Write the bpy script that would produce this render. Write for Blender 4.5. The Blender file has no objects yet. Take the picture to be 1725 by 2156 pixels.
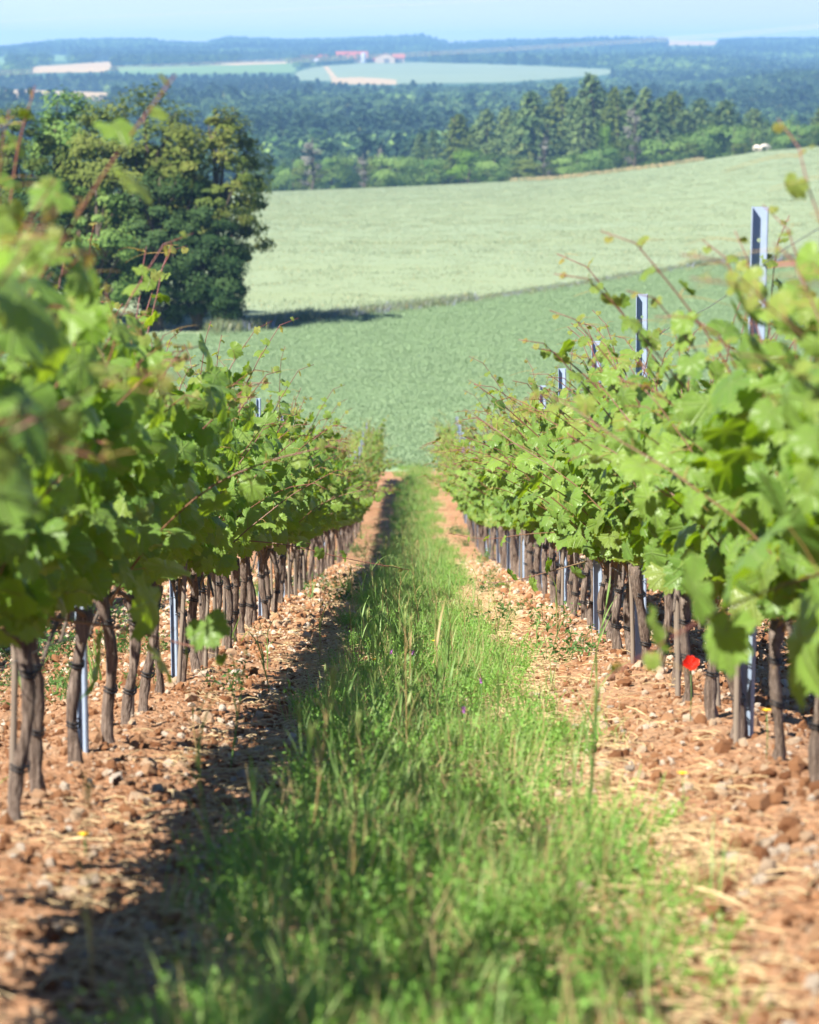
import bpy, math, random
import numpy as np
from mathutils import Vector, Matrix

rad = math.radians
rng = np.random.default_rng(7)
random.seed(7)
scn = bpy.context.scene
COL = scn.collection

# ---------------------------------------------------------------- camera, sky, sun, exposure
PITCH = rad(7.71)
FPX, UC, YC = 7188.0, 870.0, 1078.0          # focal length and centre, used only to survey the far terrain
cam = bpy.data.cameras.new("camera")
cam.sensor_fit = 'HORIZONTAL'; cam.sensor_width = 24.0; cam.lens = 100.0
cam.clip_start = 0.1; cam.clip_end = 20000
cam.dof.use_dof = True; cam.dof.focus_distance = 17.5; cam.dof.aperture_fstop = 5.4
camo = bpy.data.objects.new("camera", cam); COL.objects.link(camo)
camo.location = (0, 0, 0)
camo.rotation_euler = (math.pi / 2 - PITCH, 0, rad(0.06))
scn.camera = camo

SUN = Vector((-1.0, -1.0, 1.34)).normalized()
w = bpy.data.worlds.new("World"); scn.world = w; w.use_nodes = True
nt = w.node_tree; nt.nodes.clear()
out = nt.nodes.new('ShaderNodeOutputWorld'); bg = nt.nodes.new('ShaderNodeBackground')
sky = nt.nodes.new('ShaderNodeTexSky'); sky.sky_type = 'NISHITA'; sky.sun_disc = False
sky.sun_elevation = math.asin(SUN.z); sky.sun_rotation = math.atan2(-SUN.x, SUN.y)
sky.altitude = 300; sky.air_density = 1.0; sky.dust_density = 0.0; sky.ozone_density = 1.5
tint = nt.nodes.new('ShaderNodeMix'); tint.data_type = 'RGBA'; tint.blend_type = 'MULTIPLY'; tint.inputs[0].default_value = 1.0; tint.inputs[7].default_value = (.47, .555, .84, 1)
nt.links.new(sky.outputs[0], tint.inputs[6]); nt.links.new(tint.outputs[2], bg.inputs[0]); nt.links.new(bg.outputs[0], out.inputs[0])
bg.inputs[1].default_value = 0.064
sl = bpy.data.lights.new("sun", 'SUN'); sl.energy = 5.0; sl.angle = rad(0.5); sl.color = (1.0, 0.94, 0.83)
so = bpy.data.objects.new("sun", sl); COL.objects.link(so)
so.rotation_euler = SUN.to_track_quat('Z', 'Y').to_euler(); so.location = SUN * 60
scn.view_settings.view_transform = 'Standard'; scn.view_settings.look = 'None'
scn.view_settings.exposure = 1.5; scn.view_settings.gamma = 1.0
scn.render.engine = 'CYCLES'
cy = scn.cycles
cy.use_denoising = True
try: cy.denoiser = 'OPENIMAGEDENOISE'
except Exception: pass
cy.max_bounces = 7; cy.diffuse_bounces = 3; cy.glossy_bounces = 2; cy.transmission_bounces = 4
cy.volume_bounces = 1; cy.transparent_max_bounces = 6; cy.sample_clamp_indirect = 6
cy.caustics_reflective = False; cy.caustics_refractive = False

# ---------------------------------------------------------------- helpers
def tag(o, label=None, cat=None, group=None, kind=None):
    if label: o["label"] = label
    if cat: o["category"] = cat
    if group: o["group"] = group
    if kind: o["kind"] = kind
    return o

def empty(name, loc, rz=0.0):
    o = bpy.data.objects.new(name, None); COL.objects.link(o)
    o.location = loc; o.rotation_euler = (0, 0, rz); o.empty_display_size = 0.1
    return o

def link(name, me, parent=None):
    o = bpy.data.objects.new(name, me); COL.objects.link(o)
    if parent is not None: o.parent = parent
    return o

class MB:
    """collects pieces of ONE mesh: vertices, faces of any size, material index, a colour attribute, uv"""
    def __init__(s): s.V = []; s.F = []; s.n = 0
    def add(s, V, F, mat=0, col=None, uv=None, smooth=True):
        V = np.asarray(V, float).reshape(-1, 3)
        if not isinstance(F, (list, tuple)): F = [F]
        if col is None: col = (0, .5, 0)
        col = np.asarray(col, float)
        if col.ndim == 1: col = np.tile(col, (len(V), 1))
        if uv is None: uv = np.zeros((len(V), 2))
        s.V.append((V, col, np.asarray(uv, float)))
        for f in F:
            f = np.asarray(f, int)
            if f.size: s.F.append((f + s.n, mat, smooth))
        s.n += len(V)
    def mesh(s, name, mats):
        V = np.concatenate([a for a, _, _ in s.V]); C = np.concatenate([a for _, a, _ in s.V]); U = np.concatenate([a for _, _, a in s.V])
        me = bpy.data.meshes.new(name)
        tot = sum(f.size for f, _, _ in s.F); npoly = sum(len(f) for f, _, _ in s.F)
        me.vertices.add(len(V)); me.vertices.foreach_set("co", V.astype(np.float32).ravel())
        loops = np.concatenate([f.ravel() for f, _, _ in s.F])
        cnt = np.concatenate([np.full(len(f), f.shape[1]) for f, _, _ in s.F])
        start = np.concatenate([[0], np.cumsum(cnt)[:-1]])
        me.loops.add(tot); me.loops.foreach_set("vertex_index", loops.astype(np.int32))
        me.polygons.add(npoly); me.polygons.foreach_set("loop_start", start.astype(np.int32))
        me.polygons.foreach_set("material_index", np.concatenate([np.full(len(f), m) for f, m, _ in s.F]).astype(np.int32))
        me.polygons.foreach_set("use_smooth", np.concatenate([np.full(len(f), bool(q)) for f, _, q in s.F]))
        me.update(calc_edges=True)
        a = me.attributes.new("tint", 'FLOAT_COLOR', 'POINT')
        a.data.foreach_set("color", np.concatenate([C, np.ones((len(C), 1))], 1).astype(np.float32).ravel())
        ul = me.uv_layers.new(name="UVMap"); ul.data.foreach_set("uv", U[loops].astype(np.float32).ravel())
        for m in (mats if isinstance(mats, (list, tuple)) else [mats]): me.materials.append(m)
        me.validate()
        return me
    def build(s, name, mats, parent=None): return link(name, s.mesh(name, mats), parent)

def nrm(a, axis=-1):
    a = np.asarray(a, float); return a / np.maximum(np.linalg.norm(a, axis=axis, keepdims=True), 1e-9)

def tube(P, R, sides=6, cap=True):
    P = np.asarray(P, float); n = len(P); R = np.broadcast_to(np.asarray(R, float), (n,))
    T = nrm(np.gradient(P, axis=0))
    ref = np.array([0, 0, 1.0]) if abs(T[0, 2]) < .8 else np.array([0, 1.0, 0])
    A = nrm(np.cross(T, ref)); B = np.cross(T, A)
    ang = np.arange(sides) * 2 * math.pi / sides
    V = P[:, None, :] + R[:, None, None] * (np.cos(ang)[None, :, None] * A[:, None, :] + np.sin(ang)[None, :, None] * B[:, None, :])
    i = np.arange(n - 1)[:, None] * sides; j = np.arange(sides)[None, :]; j2 = (j + 1) % sides
    F = [np.stack([i + j, i + j2, i + sides + j2, i + sides + j], -1).reshape(-1, 4)]
    if cap: F.append(np.array([list(range(sides))[::-1]])); F.append(np.array([[(n - 1) * sides + k for k in range(sides)]]))
    return V.reshape(-1, 3), F

def box(x0, x1, y0, y1, z0, z1):
    V = np.array([[x, y, z] for z in (z0, z1) for y in (y0, y1) for x in (x0, x1)], float)
    F = np.array([[0, 2, 3, 1], [4, 5, 7, 6], [0, 1, 5, 4], [2, 6, 7, 3], [0, 4, 6, 2], [1, 3, 7, 5]])
    return V, F

def hash2(ix, iy, s=0):
    h = (ix.astype(np.int64) * 374761393 + iy.astype(np.int64) * 668265263 + s * 1442695041) & 0xFFFFFFFF
    h = ((h ^ (h >> 13)) * 1274126177) & 0xFFFFFFFF
    h = ((h ^ (h >> 16)) * 2246822519) & 0xFFFFFFFF
    return ((h ^ (h >> 15)) & 0xFFFFFF) / float(0x1000000)

def vnoise(x, y, s=0):
    x = np.asarray(x, float); y = np.asarray(y, float)
    ix = np.floor(x); iy = np.floor(y); fx = x - ix; fy = y - iy
    fx = fx * fx * (3 - 2 * fx); fy = fy * fy * (3 - 2 * fy)
    a = hash2(ix, iy, s); b = hash2(ix + 1, iy, s); c = hash2(ix, iy + 1, s); d = hash2(ix + 1, iy + 1, s)
    return (a * (1 - fx) + b * fx) * (1 - fy) + (c * (1 - fx) + d * fx) * fy

def fbm(x, y, o=4, s=0):
    r = 0; a = .5
    for k in range(o): r = r + a * (vnoise(x * 2 ** k, y * 2 ** k, s + k) - .5); a *= .5
    return r

def worley(x, y, s=0):
    ix = np.floor(x); iy = np.floor(y); best = np.full(x.shape, 9.0)
    for dx in (-1, 0, 1):
        for dy in (-1, 0, 1):
            cx = ix + dx; cyy = iy + dy
            px = cx + hash2(cx, cyy, s); py = cyy + hash2(cx, cyy, s + 77)
            best = np.minimum(best, (px - x) ** 2 + (py - y) ** 2)
    return np.sqrt(best)

def grid_faces(nr, nc):
    i = np.arange(nr - 1)[:, None] * nc; j = np.arange(nc - 1)[None, :]
    return np.stack([i + j, i + j + 1, i + nc + j + 1, i + nc + j], -1).reshape(-1, 4)

# ---------------------------------------------------------------- terrain (metres; eye level is z = 0)
def z_survey(d, Y): return -d * np.tan(PITCH + np.arctan((np.asarray(Y, float) - YC) / FPX))
def hermite(xs, ys, x):
    xs = np.asarray(xs, float); ys = np.asarray(ys, float); m = np.gradient(ys, xs)
    i = np.clip(np.searchsorted(xs, x) - 1, 0, len(xs) - 2); h = xs[i + 1] - xs[i]; t = np.clip((x - xs[i]) / h, 0, 1)
    return (2 * t**3 - 3 * t**2 + 1) * ys[i] + (t**3 - 2 * t**2 + t) * h * m[i] + (-2 * t**3 + 3 * t**2) * ys[i + 1] + (t**3 - t**2) * h * m[i + 1]

H0, SL = 0.815, 0.1325
def prof(y):
    q = np.clip(y - 46, 0, 36)
    near = -H0 - SL * np.minimum(y, 46) - SL * q + 0.0875 / 72 * q * q
    mid = hermite([82, 110, 146, 207, 260], [near_end, -11.12, -12.0, -12.5, -13.7], np.clip(y, 82, 260))
    return np.where(y <= 82, near, mid)
near_end = -H0 - SL * 82 + 0.0875 / 72 * 36 * 36
TOPU = [-900, 520, 860, 1000, 1180, 1400, 1600, 1725, 1950, 2600]
TOPY = [408, 405, 392, 385, 376, 349, 318, 308, 296, 280]
RIDU = [-900, 0, 130, 310, 360, 430, 480, 620, 890, 950, 1010, 1150, 1398, 1410, 1500, 1512, 1560, 1725, 2600]
RIDY = [98, 92, 80, 78, 83, 85, 76, 80, 74, 86, 84, 79, 78, 76, 76, 80, 79, 77, 84]
DC = np.array([560, 640, 820, 1000, 1250, 1600, 2000, 2450, 2900, 3350, 3600, 4300, 5500, 6200, 7500], float)
RIDY = [82 + (v - 82) * 1.45 for v in RIDY]
def far_z(u, d):
    top = z_survey(560, np.interp(u, TOPU, TOPY))
    rid = np.interp(u, RIDU, RIDY)
    Ys = [None, None, None, 372, 325, 262, 216, 190, 152, 131, 133, 117, None, None, None]
    cols = []
    right = np.clip((u - 1430) / 250, 0, 1); right = right * right * (3 - 2 * right)
    for d_, Y in zip(DC, Ys):
        if d_ == 560: z = top
        elif d_ == 640: z = top - 6
        elif d_ == 820: z = top * 0 - 38.0
        elif d_ == 5500: z = z_survey(5500, rid + 12)
        elif d_ == 6200: z = z_survey(6200, rid + 22)
        elif d_ == 7500: z = z_survey(7500, rid + 40)
        else:
            z = z_survey(d_, Y + (0 if d_ < 1900 else 0) - (34 * right if d_ == 2000 else 14 * right if d_ == 2450 else -14 * right if d_ in (2900., 3350., 3600.) else 0))
        cols.append(np.broadcast_to(z, u.shape))
    Z = np.stack(cols, 0)
    i = np.clip(np.searchsorted(DC, d.ravel()) - 1, 0, len(DC) - 2).reshape(d.shape)
    t = np.clip((d - DC[i]) / (DC[i + 1] - DC[i]), 0, 1)
    Zf = Z.reshape(len(DC), -1); k = np.arange(d.size)
    a = Zf[i.ravel(), k].reshape(d.shape); b = Zf[(i + 1).ravel(), k].reshape(d.shape)
    return a + (b - a) * t

def terr(x, y):
    x = np.asarray(x, float); y = np.asarray(y, float); x, y = np.broadcast_arrays(x, y)
    ys = np.maximum(y, 1.0); u = UC + FPX * x / ys
    zn = prof(ys) + 0.035 * np.clip(x, -30, 30) * np.clip((105 - ys) / 65, 0, 1)
    zn = np.where(y < 1.0, zn - SL * (y - 1.0), zn)
    top = z_survey(560, np.interp(u, TOPU, TOPY))
    t = np.clip((ys - 215) / (560 - 215), 0, 1)
    zm = prof(np.full_like(ys, 215.0)) * (1 - t) + top * t
    k = np.clip((ys - 190) / 50, 0, 1); k = k * k * (3 - 2 * k)
    z = zn * (1 - k) + zm * k
    return np.where(ys > 560, far_z(u, np.clip(ys, 560, 7500)), z)
def t1(x, y): return float(terr(np.array([x]), np.array([y]))[0])

BU = [-2500, -200, 500, 740, 1000, 1220, 1520, 1725, 2000, 3500]
BD = [128, 138, 146, 157, 167, 179, 200, 207, 214, 240]
def bound_d(u): return np.interp(u, BU, BD)

# ---------------------------------------------------------------- materials
def newmat(name):
    m = bpy.data.materials.new(name); m.use_nodes = True; t = m.node_tree; t.nodes.clear()
    o = t.nodes.new('ShaderNodeOutputMaterial')
    return m, t, o
def N(t, kind, **kw):
    n = t.nodes.new(kind)
    for k, v in kw.items():
        if k.startswith('i_'): n.inputs[k[2:].replace('_', ' ')].default_value = v
        else: setattr(n, k, v)
    return n
def ramp(t, stops, fac=None, interp='LINEAR'):
    r = t.nodes.new('ShaderNodeValToRGB'); r.color_ramp.interpolation = interp
    e = r.color_ramp.elements
    while len(e) < len(stops): e.new(0.5)
    for k, (p, c) in enumerate(stops):
        e[k].position = p; e[k].color = (*c, 1) if len(c) == 3 else c
    if fac is not None: t.links.new(fac, r.inputs[0])
    return r
def noise(t, scale, detail=4, rough=.55, vec=None, dist=0):
    n = t.nodes.new('ShaderNodeTexNoise'); n.inputs['Scale'].default_value = scale
    n.inputs['Detail'].default_value = detail; n.inputs['Roughness'].default_value = rough; n.inputs['Distortion'].default_value = dist
    if vec is not None: t.links.new(vec, n.inputs['Vector'])
    return n
def mixc(t, fac, a, b, mode='MIX'):
    m = t.nodes.new('ShaderNodeMix'); m.data_type = 'RGBA'; m.blend_type = mode
    for s, v in ((m.inputs[0], fac), (m.inputs[6], a), (m.inputs[7], b)):
        if isinstance(v, bpy.types.NodeSocket): t.links.new(v, s)
        elif isinstance(v, (int, float)): s.default_value = v
        else: s.default_value = (*v, 1)
    return m.outputs[2]
def math_(t, op, a, b=None, c=None):
    n = t.nodes.new('ShaderNodeMath'); n.operation = op
    for k, v in enumerate((a, b, c)):
        if v is None: continue
        if isinstance(v, bpy.types.NodeSocket): t.links.new(v, n.inputs[k])
        else: n.inputs[k].default_value = v
    return n.outputs[0]
def coords(t, scale=None, kind='Object'):
    c = t.nodes.new('ShaderNodeTexCoord')
    if scale is None: return c.outputs[kind]
    m = t.nodes.new('ShaderNodeMapping'); m.inputs['Scale'].default_value = scale
    t.links.new(c.outputs[kind], m.inputs['Vector']); return m.outputs[0]
def pbsdf(t, o, col, rough=.8, bump=None, bdist=.01, bstr=1.0, spec=.3):
    p = t.nodes.new('ShaderNodeBsdfPrincipled')
    if isinstance(col, bpy.types.NodeSocket): t.links.new(col, p.inputs['Base Color'])
    else: p.inputs['Base Color'].default_value = (*col, 1)
    if isinstance(rough, bpy.types.NodeSocket): t.links.new(rough, p.inputs['Roughness'])
    else: p.inputs['Roughness'].default_value = rough
    p.inputs['Specular IOR Level'].default_value = spec
    if bump is not None:
        b = t.nodes.new('ShaderNodeBump'); b.inputs['Distance'].default_value = bdist; b.inputs['Strength'].default_value = bstr
        t.links.new(bump, b.inputs['Height']); t.links.new(b.outputs[0], p.inputs['Normal'])
    t.links.new(p.outputs[0], o.inputs[0]); return p
def leafy(t, o, col, tcol, trans=.45, rough=.5, spec=.4, bump=None, bdist=.003):
    p = pbsdf(t, o, col, rough, bump, bdist, .6, spec)
    tr = t.nodes.new('ShaderNodeBsdfTranslucent')
    if isinstance(tcol, bpy.types.NodeSocket): t.links.new(tcol, tr.inputs[0])
    else: tr.inputs[0].default_value = (*tcol, 1)
    mx = t.nodes.new('ShaderNodeMixShader'); mx.inputs[0].default_value = trans
    t.links.new(p.outputs[0], mx.inputs[1]); t.links.new(tr.outputs[0], mx.inputs[2]); t.links.new(mx.outputs[0], o.inputs[0])
def attr(t, name='tint'):
    a = t.nodes.new('ShaderNodeAttribute'); a.attribute_name = name
    s = t.nodes.new('ShaderNodeSeparateColor'); t.links.new(a.outputs['Color'], s.inputs[0])
    return s.outputs
def simple(name, col, rough=.7, nscale=None, var=.25, bump=0.0, spec=.3, metal=0, stretch=None):
    m, t, o = newmat(name)
    c = col; b = None
    if nscale:
        n = noise(t, nscale, 5, .6, coords(t, stretch) if stretch else coords(t))
        c = mixc(t, n.outputs['Fac'], tuple(v * (1 - var) for v in col), tuple(min(1, v * (1 + var)) for v in col)); b = n.outputs['Fac'] if bump else None
    p = pbsdf(t, o, c, rough, b, bump or .01, 1, spec); p.inputs['Metallic'].default_value = metal
    return m

def mat_vine_leaf():
    m, t, o = newmat("vine leaf")
    r, g, b = attr(t)
    uv = t.nodes.new('ShaderNodeUVMap'); sp = t.nodes.new('ShaderNodeSeparateXYZ'); t.links.new(uv.outputs[0], sp.inputs[0])
    x = math_(t, 'ABSOLUTE', sp.outputs[0]); y = sp.outputs[1]
    ang = math_(t, 'ARCTAN2', x, y)
    rr = math_(t, 'SQRT', math_(t, 'ADD', math_(t, 'MULTIPLY', x, x), math_(t, 'MULTIPLY', y, y)))
    dv = math_(t, 'MULTIPLY', math_(t, 'PINGPONG', ang, rad(27)), rr)
    vein = t.nodes.new('ShaderNodeMapRange'); vein.inputs[1].default_value = .055; vein.inputs[2].default_value = .008
    t.links.new(dv, vein.inputs[0])
    sec = math_(t, 'PINGPONG', math_(t, 'ADD', rr, math_(t, 'MULTIPLY', math_(t, 'PINGPONG', ang, rad(27)), -.55)), .085)
    sv = t.nodes.new('ShaderNodeMapRange'); sv.inputs[1].default_value = .022; sv.inputs[2].default_value = .004
    t.links.new(sec, sv.inputs[0])
    veins = math_(t, 'MAXIMUM', vein.outputs[0], math_(t, 'MULTIPLY', sv.outputs[0], .5))
    nz = noise(t, 40, 3, .6, coords(t))
    base = mixc(t, g, (.058, .165, .012), (.230, .375, .036))
    base = mixc(t, r, base, (.44, .28, .07))
    base = mixc(t, math_(t, 'MULTIPLY', nz.outputs[0], .35), base, (.12, .22, .05))
    base = mixc(t, math_(t, 'MULTIPLY', veins, .55), base, (.27, .36, .12))
    geo = t.nodes.new('ShaderNodeNewGeometry')
    base = mixc(t, math_(t, 'MULTIPLY', geo.outputs['Backfacing'], .45), base, (.17, .26, .075))
    tc = mixc(t, g, (.22, .40, .008), (.40, .58, .018)); tc = mixc(t, r, tc, (.6, .38, .08))
    tc = mixc(t, math_(t, 'MULTIPLY', veins, .4), tc, (.14, .2, .02))
    hgt = math_(t, 'SUBTRACT', math_(t, 'MULTIPLY', noise(t, 90, 2, .5, coords(t)).outputs[0], .6), veins)
    leafy(t, o, base, tc, .41, .38, .28, hgt, .005)
    return m
M = {}
M['leaf'] = mat_vine_leaf()
def mat_shoot():
    m, t, o = newmat("vine shoot"); r, g, b = attr(t)
    n = noise(t, 60, 3, .6, coords(t))
    c = mixc(t, r, (.16, .14, .045), (.17, .045, .040)); c = mixc(t, n.outputs[0], c, mixc(t, .5, c, (.10, .045, .03)))
    c = mixc(t, b, c, (.33, .22, .06))
    pbsdf(t, o, c, .45, spec=.5); return m
M['shoot'] = mat_shoot()
M['petiole'] = simple("leaf stalk", (.26, .17, .06), .5, 50, .4)
def mat_bark():
    m, t, o = newmat("vine bark")
    n = noise(t, 1, 6, .65, coords(t, (170, 170, 11)), .6); n2 = noise(t, 9, 3, .5, coords(t)); n3 = noise(t, 30, 4, .6, coords(t))
    c = ramp(t, [(.28, (.022, .015, .012)), (.48, (.13, .095, .075)), (.72, (.34, .27, .22))], n.outputs[0])
    c = mixc(t, ramp(t, [(.45, (0, 0, 0)), (.7, (1, 1, 1))], n2.outputs[0]).outputs[0], c.outputs[0], mixc(t, .55, c.outputs[0], (.20, .17, .15)))
    c = mixc(t, math_(t, 'MULTIPLY', ramp(t, [(.66, (0, 0, 0)), (.72, (1, 1, 1))], n3.outputs[0]).outputs[0], .5), c, (.32, .19, .035))
    pbsdf(t, o, c, .9, n.outputs[0], .012, 1, .15); return m
M['bark'] = mat_bark()
M['tie'] = simple("black tie", (.018, .018, .02), .5)
M['stake'] = simple("weathered stake wood", (.19, .155, .125), .85, 1, .4, .004, .1, 0, (90, 90, 5))
def mat_steel():
    m, t, o = newmat("galvanised steel"); n = noise(t, 35, 4, .6, coords(t)); n2 = noise(t, 1, 4, .6, coords(t, (160, 160, 4)))
    c = mixc(t, n.outputs[0], (.24, .32, .45), (.37, .455, .585)); c = mixc(t, math_(t, 'MULTIPLY', n2.outputs[0], .4), c, (.24, .29, .36))
    p = pbsdf(t, o, c, .5, n.outputs[0], .0006, 1, .5); p.inputs['Metallic'].default_value = .15; return m
M['steel'] = mat_steel()
M['cable'] = simple("cable", (.42, .36, .33), .6)
M['wire'] = simple("trellis wire", (.25, .26, .27), .45, metal=.6)

def mat_soil():
    m, t, o = newmat("soil")
    n1 = noise(t, 2.2, 5, .6, coords(t)); n2 = noise(t, 24, 6, .7, coords(t)); n3 = noise(t, 110, 4, .7, coords(t))
    vo = t.nodes.new('ShaderNodeTexVoronoi'); vo.inputs['Scale'].default_value = 42; t.links.new(coords(t), vo.inputs['Vector'])
    c = ramp(t, [(.32, (.18, .075, .034)), (.5, (.41, .205, .102)), (.68, (.57, .345, .20))], n2.outputs[0]).outputs[0]
    c = mixc(t, ramp(t, [(.4, (0, 0, 0)), (.62, (1, 1, 1))], n1.outputs[0]).outputs[0], c, mixc(t, .5, c, (.46, .30, .19)))
    c = mixc(t, ramp(t, [(.60, (0, 0, 0)), (.66, (1, 1, 1))], n3.outputs[0]).outputs[0], c, (.55, .42, .30))
    n5 = noise(t, .9, 4, .6, coords(t)); c = mixc(t, ramp(t, [(.48, (0, 0, 0)), (.70, (.45, .45, .45))], n5.outputs[0]).outputs[0], c, (.24, .105, .05))
    h = math_(t, 'ADD', math_(t, 'MULTIPLY', n2.outputs[0], .7), math_(t, 'ADD', math_(t, 'MULTIPLY', n3.outputs[0], .4), math_(t, 'MULTIPLY', vo.outputs['Distance'], -.5)))
    pbsdf(t, o, c, .95, h, .03, 1, .1); return m
M['soil'] = mat_soil()
def mat_clod():
    m, t, o = newmat("clod and limestone")
    oi = t.nodes.new('ShaderNodeObjectInfo'); n = noise(t, 60, 4, .65, coords(t))
    c = ramp(t, [(0, (.19, .08, .038)), (.36, (.41, .205, .10)), (.62, (.55, .34, .20)), (.8, (.66, .50, .345)), (1, (.78, .71, .60))], oi.outputs['Random']).outputs[0]
    c = mixc(t, n.outputs[0], mixc(t, .5, c, (.20, .09, .045)), c)
    pbsdf(t, o, c, .95, n.outputs[0], .006, 1, .1); return m
M['clod'] = mat_clod()
def mat_blade(name, a, b, tr, trans=.4):
    m, t, o = newmat(name); r, g, bb = attr(t); oi = t.nodes.new('ShaderNodeObjectInfo')
    f = math_(t, 'MULTIPLY', math_(t, 'ADD', g, oi.outputs['Random']), .5)
    c = mixc(t, f, a, b); c = mixc(t, r, c, (.48, .36, .17))
    tc = mixc(t, r, tr, (.5, .38, .16))
    leafy(t, o, c, tc, trans, .5, .35); return m
M['grass'] = mat_blade("grass blade", (.17, .32, .085), (.33, .48, .15), (.26, .44, .09), .5)
M['herb'] = mat_blade("vetch leaf", (.13, .31, .05), (.27, .46, .095), (.30, .50, .05), .42)
M['straw'] = mat_blade("dry straw", (.48, .34, .17), (.66, .52, .30), (.4, .3, .15), .15)
M['weedleaf'] = mat_blade("weed leaf", (.045, .12, .03), (.10, .20, .05), (.12, .26, .04))

def mat_field(name, a, b, c2, sx, fine, bump, big=.02, streak=None):
    m, t, o = newmat(name)
    n1 = noise(t, big, 4, .55, coords(t)); n2 = noise(t, fine, 5, .7, coords(t, sx)); n3 = noise(t, fine * .22, 4, .6, coords(t, sx))
    c = mixc(t, ramp(t, [(.3, (0, 0, 0)), (.7, (1, 1, 1))], n2.outputs[0]).outputs[0], a, b)
    c = mixc(t, math_(t, 'MULTIPLY', ramp(t, [(.35, (0, 0, 0)), (.65, (1, 1, 1))], n1.outputs[0]).outputs[0], .55), c, c2)
    c = mixc(t, math_(t, 'MULTIPLY', ramp(t, [(.42, (0, 0, 0)), (.62, (1, 1, 1))], n3.outputs[0]).outputs[0], .35), c, b)
    if streak:
        n4 = noise(t, 1, 4, .65, coords(t, streak))
        c = mixc(t, math_(t, 'MULTIPLY', ramp(t, [(.48, (0, 0, 0)), (.64, (1, 1, 1))], n4.outputs[0]).outputs[0], .5), c, c2)
    h = math_(t, 'ADD', n2.outputs[0], math_(t, 'MULTIPLY', n3.outputs[0], 1.6))
    pbsdf(t, o, c, .9, h, bump, 1, .1); return m
M['green_field'] = mat_field("pea field", (.205, .295, .155), (.255, .35, .195), (.23, .325, .17), (1, 1, 1), 1.5, .06, .05)
M['pale_field'] = mat_field("barley field", (.19, .25, .15), (.24, .295, .18), (.22, .265, .14), (1, 1, 1), .8, .05, .02, (.006, .09, 1))
M['hill'] = mat_field("forest floor", (.03, .07, .03), (.05, .10, .04), (.05, .09, .04), (1, 1, 1), .05, .5, .004)
def mat_farfield(name, a, b): return mat_field(name, a, b, b, (1, 1, 1), .02, .3, .004)
M['f_grey'] = mat_farfield("far barley", (.165, .21, .125), (.20, .245, .145))
M['f_cream'] = mat_farfield("far stubble", (.36, .255, .13), (.42, .31, .17))
M['f_green'] = mat_farfield("far meadow", (.12, .20, .065), (.15, .23, .08))
M['red_soil'] = simple("bare red earth", (.24, .135, .08), .95, 1.5, .3, .05, .1)

def mat_tree(name, a, b, tr, trans=.3):
    m, t, o = newmat(name); r, g, bb = attr(t); oi = t.nodes.new('ShaderNodeObjectInfo')
    c = mixc(t, g, a, b); c = mixc(t, math_(t, 'MULTIPLY', oi.outputs['Random'], .6), c, mixc(t, oi.outputs['Random'], a, b))
    c = mixc(t, r, c, (.16, .17, .04))
    leafy(t, o, c, tr, trans, .6, .12); return m
M['t_olive'] = mat_tree("tree leaf olive", (.06, .10, .020), (.155, .195, .038), (.13, .19, .02))
M['t_mid'] = mat_tree("tree leaf green", (.07, .16, .036), (.23, .335, .085), (.08, .17, .02))
M['t_dark'] = mat_tree("tree leaf evergreen", (.014, .042, .013), (.052, .095, .026), (.015, .05, .015), .15)
M['t_pine'] = mat_tree("pine needle", (.045, .095, .038), (.16, .22, .07), (.035, .075, .02), .15)
M['t_bright'] = mat_tree("tree leaf bright", (.085, .18, .015), (.15, .26, .03), (.2, .34, .02))
M['t_forest'] = mat_tree("forest crown", (.014, .046, .020), (.085, .140, .045), (.04, .1, .02), .15)
M['t_grey'] = mat_tree("bare twig", (.12, .12, .10), (.20, .19, .16), (.1, .08, .06), .05)
M['wood'] = simple("tree bark", (.10, .078, .06), .9, 6, .4, .03, .1)

# ---------------------------------------------------------------- the setting: ground sheets
def sheet(name, X, Y, Z, mat, label, cat):
    nr, nc = X.shape; b = MB(); b.add(np.stack([X, Y, Z], -1).reshape(-1, 3), grid_faces(nr, nc))
    return tag(b.build(name, mat), label, cat, kind='structure')

def soil_relief(x, y):
    """ploughed, cloddy relief of the vineyard soil"""
    c1 = 1 - np.minimum(worley(x * 9, y * 9, 3), 1); c2 = 1 - np.minimum(worley(x * 20, y * 20, 9), 1); c3 = 1 - np.minimum(worley(x * 3.2, y * 3.2, 5), 1)
    amp = np.clip(.35 + (np.abs(x) - .35) * 1.4, .35, 1)
    n = fbm(x * 1.1, y * .8, 3, 21)
    big = np.clip(vnoise(x * 1.3, y * 1.3, 31) * 1.5 - .3, 0, 1)
    r = amp * (.040 * c1 * big + .020 * c2 + .055 * c3 * (1 - big) * .6) + .06 * n
    r += .05 * np.exp(-((np.abs(x) - 1.0) / .26) ** 2) - .018
    return r * np.clip((70 - y) / 40, .15, 1)
xs = np.concatenate([np.linspace(-26, -6, 14)[:-1], np.linspace(-6, -3.0, 24)[:-1], np.linspace(-3.0, 3.0, 235)[:-1], np.linspace(3.0, 6, 24)[:-1], np.linspace(6, 26, 14)])
ys = [-6, -3, -1, 1, 2.2, 3.0]
while ys[-1] < 82: ys.append(ys[-1] + max(.018, ys[-1] * .0042))
ys[-1] = 82.0; ys = np.array(ys)
X, Y = np.meshgrid(xs, ys)
def soil_z(x, y): return terr(x, y) + soil_relief(x, y)
sheet("ground", X, Y, soil_z(X, Y), M['soil'], "cloddy reddish brown vineyard soil sloping down between the vine rows", "soil")

us = np.arange(-900, 2620, 24.0)
def to_x(u, d): return (u - UC) / FPX * d
tt = np.linspace(0, 1, 60)
U, T = np.meshgrid(us, tt); D = 82 + (bound_d(U) - 82) * T
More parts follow.
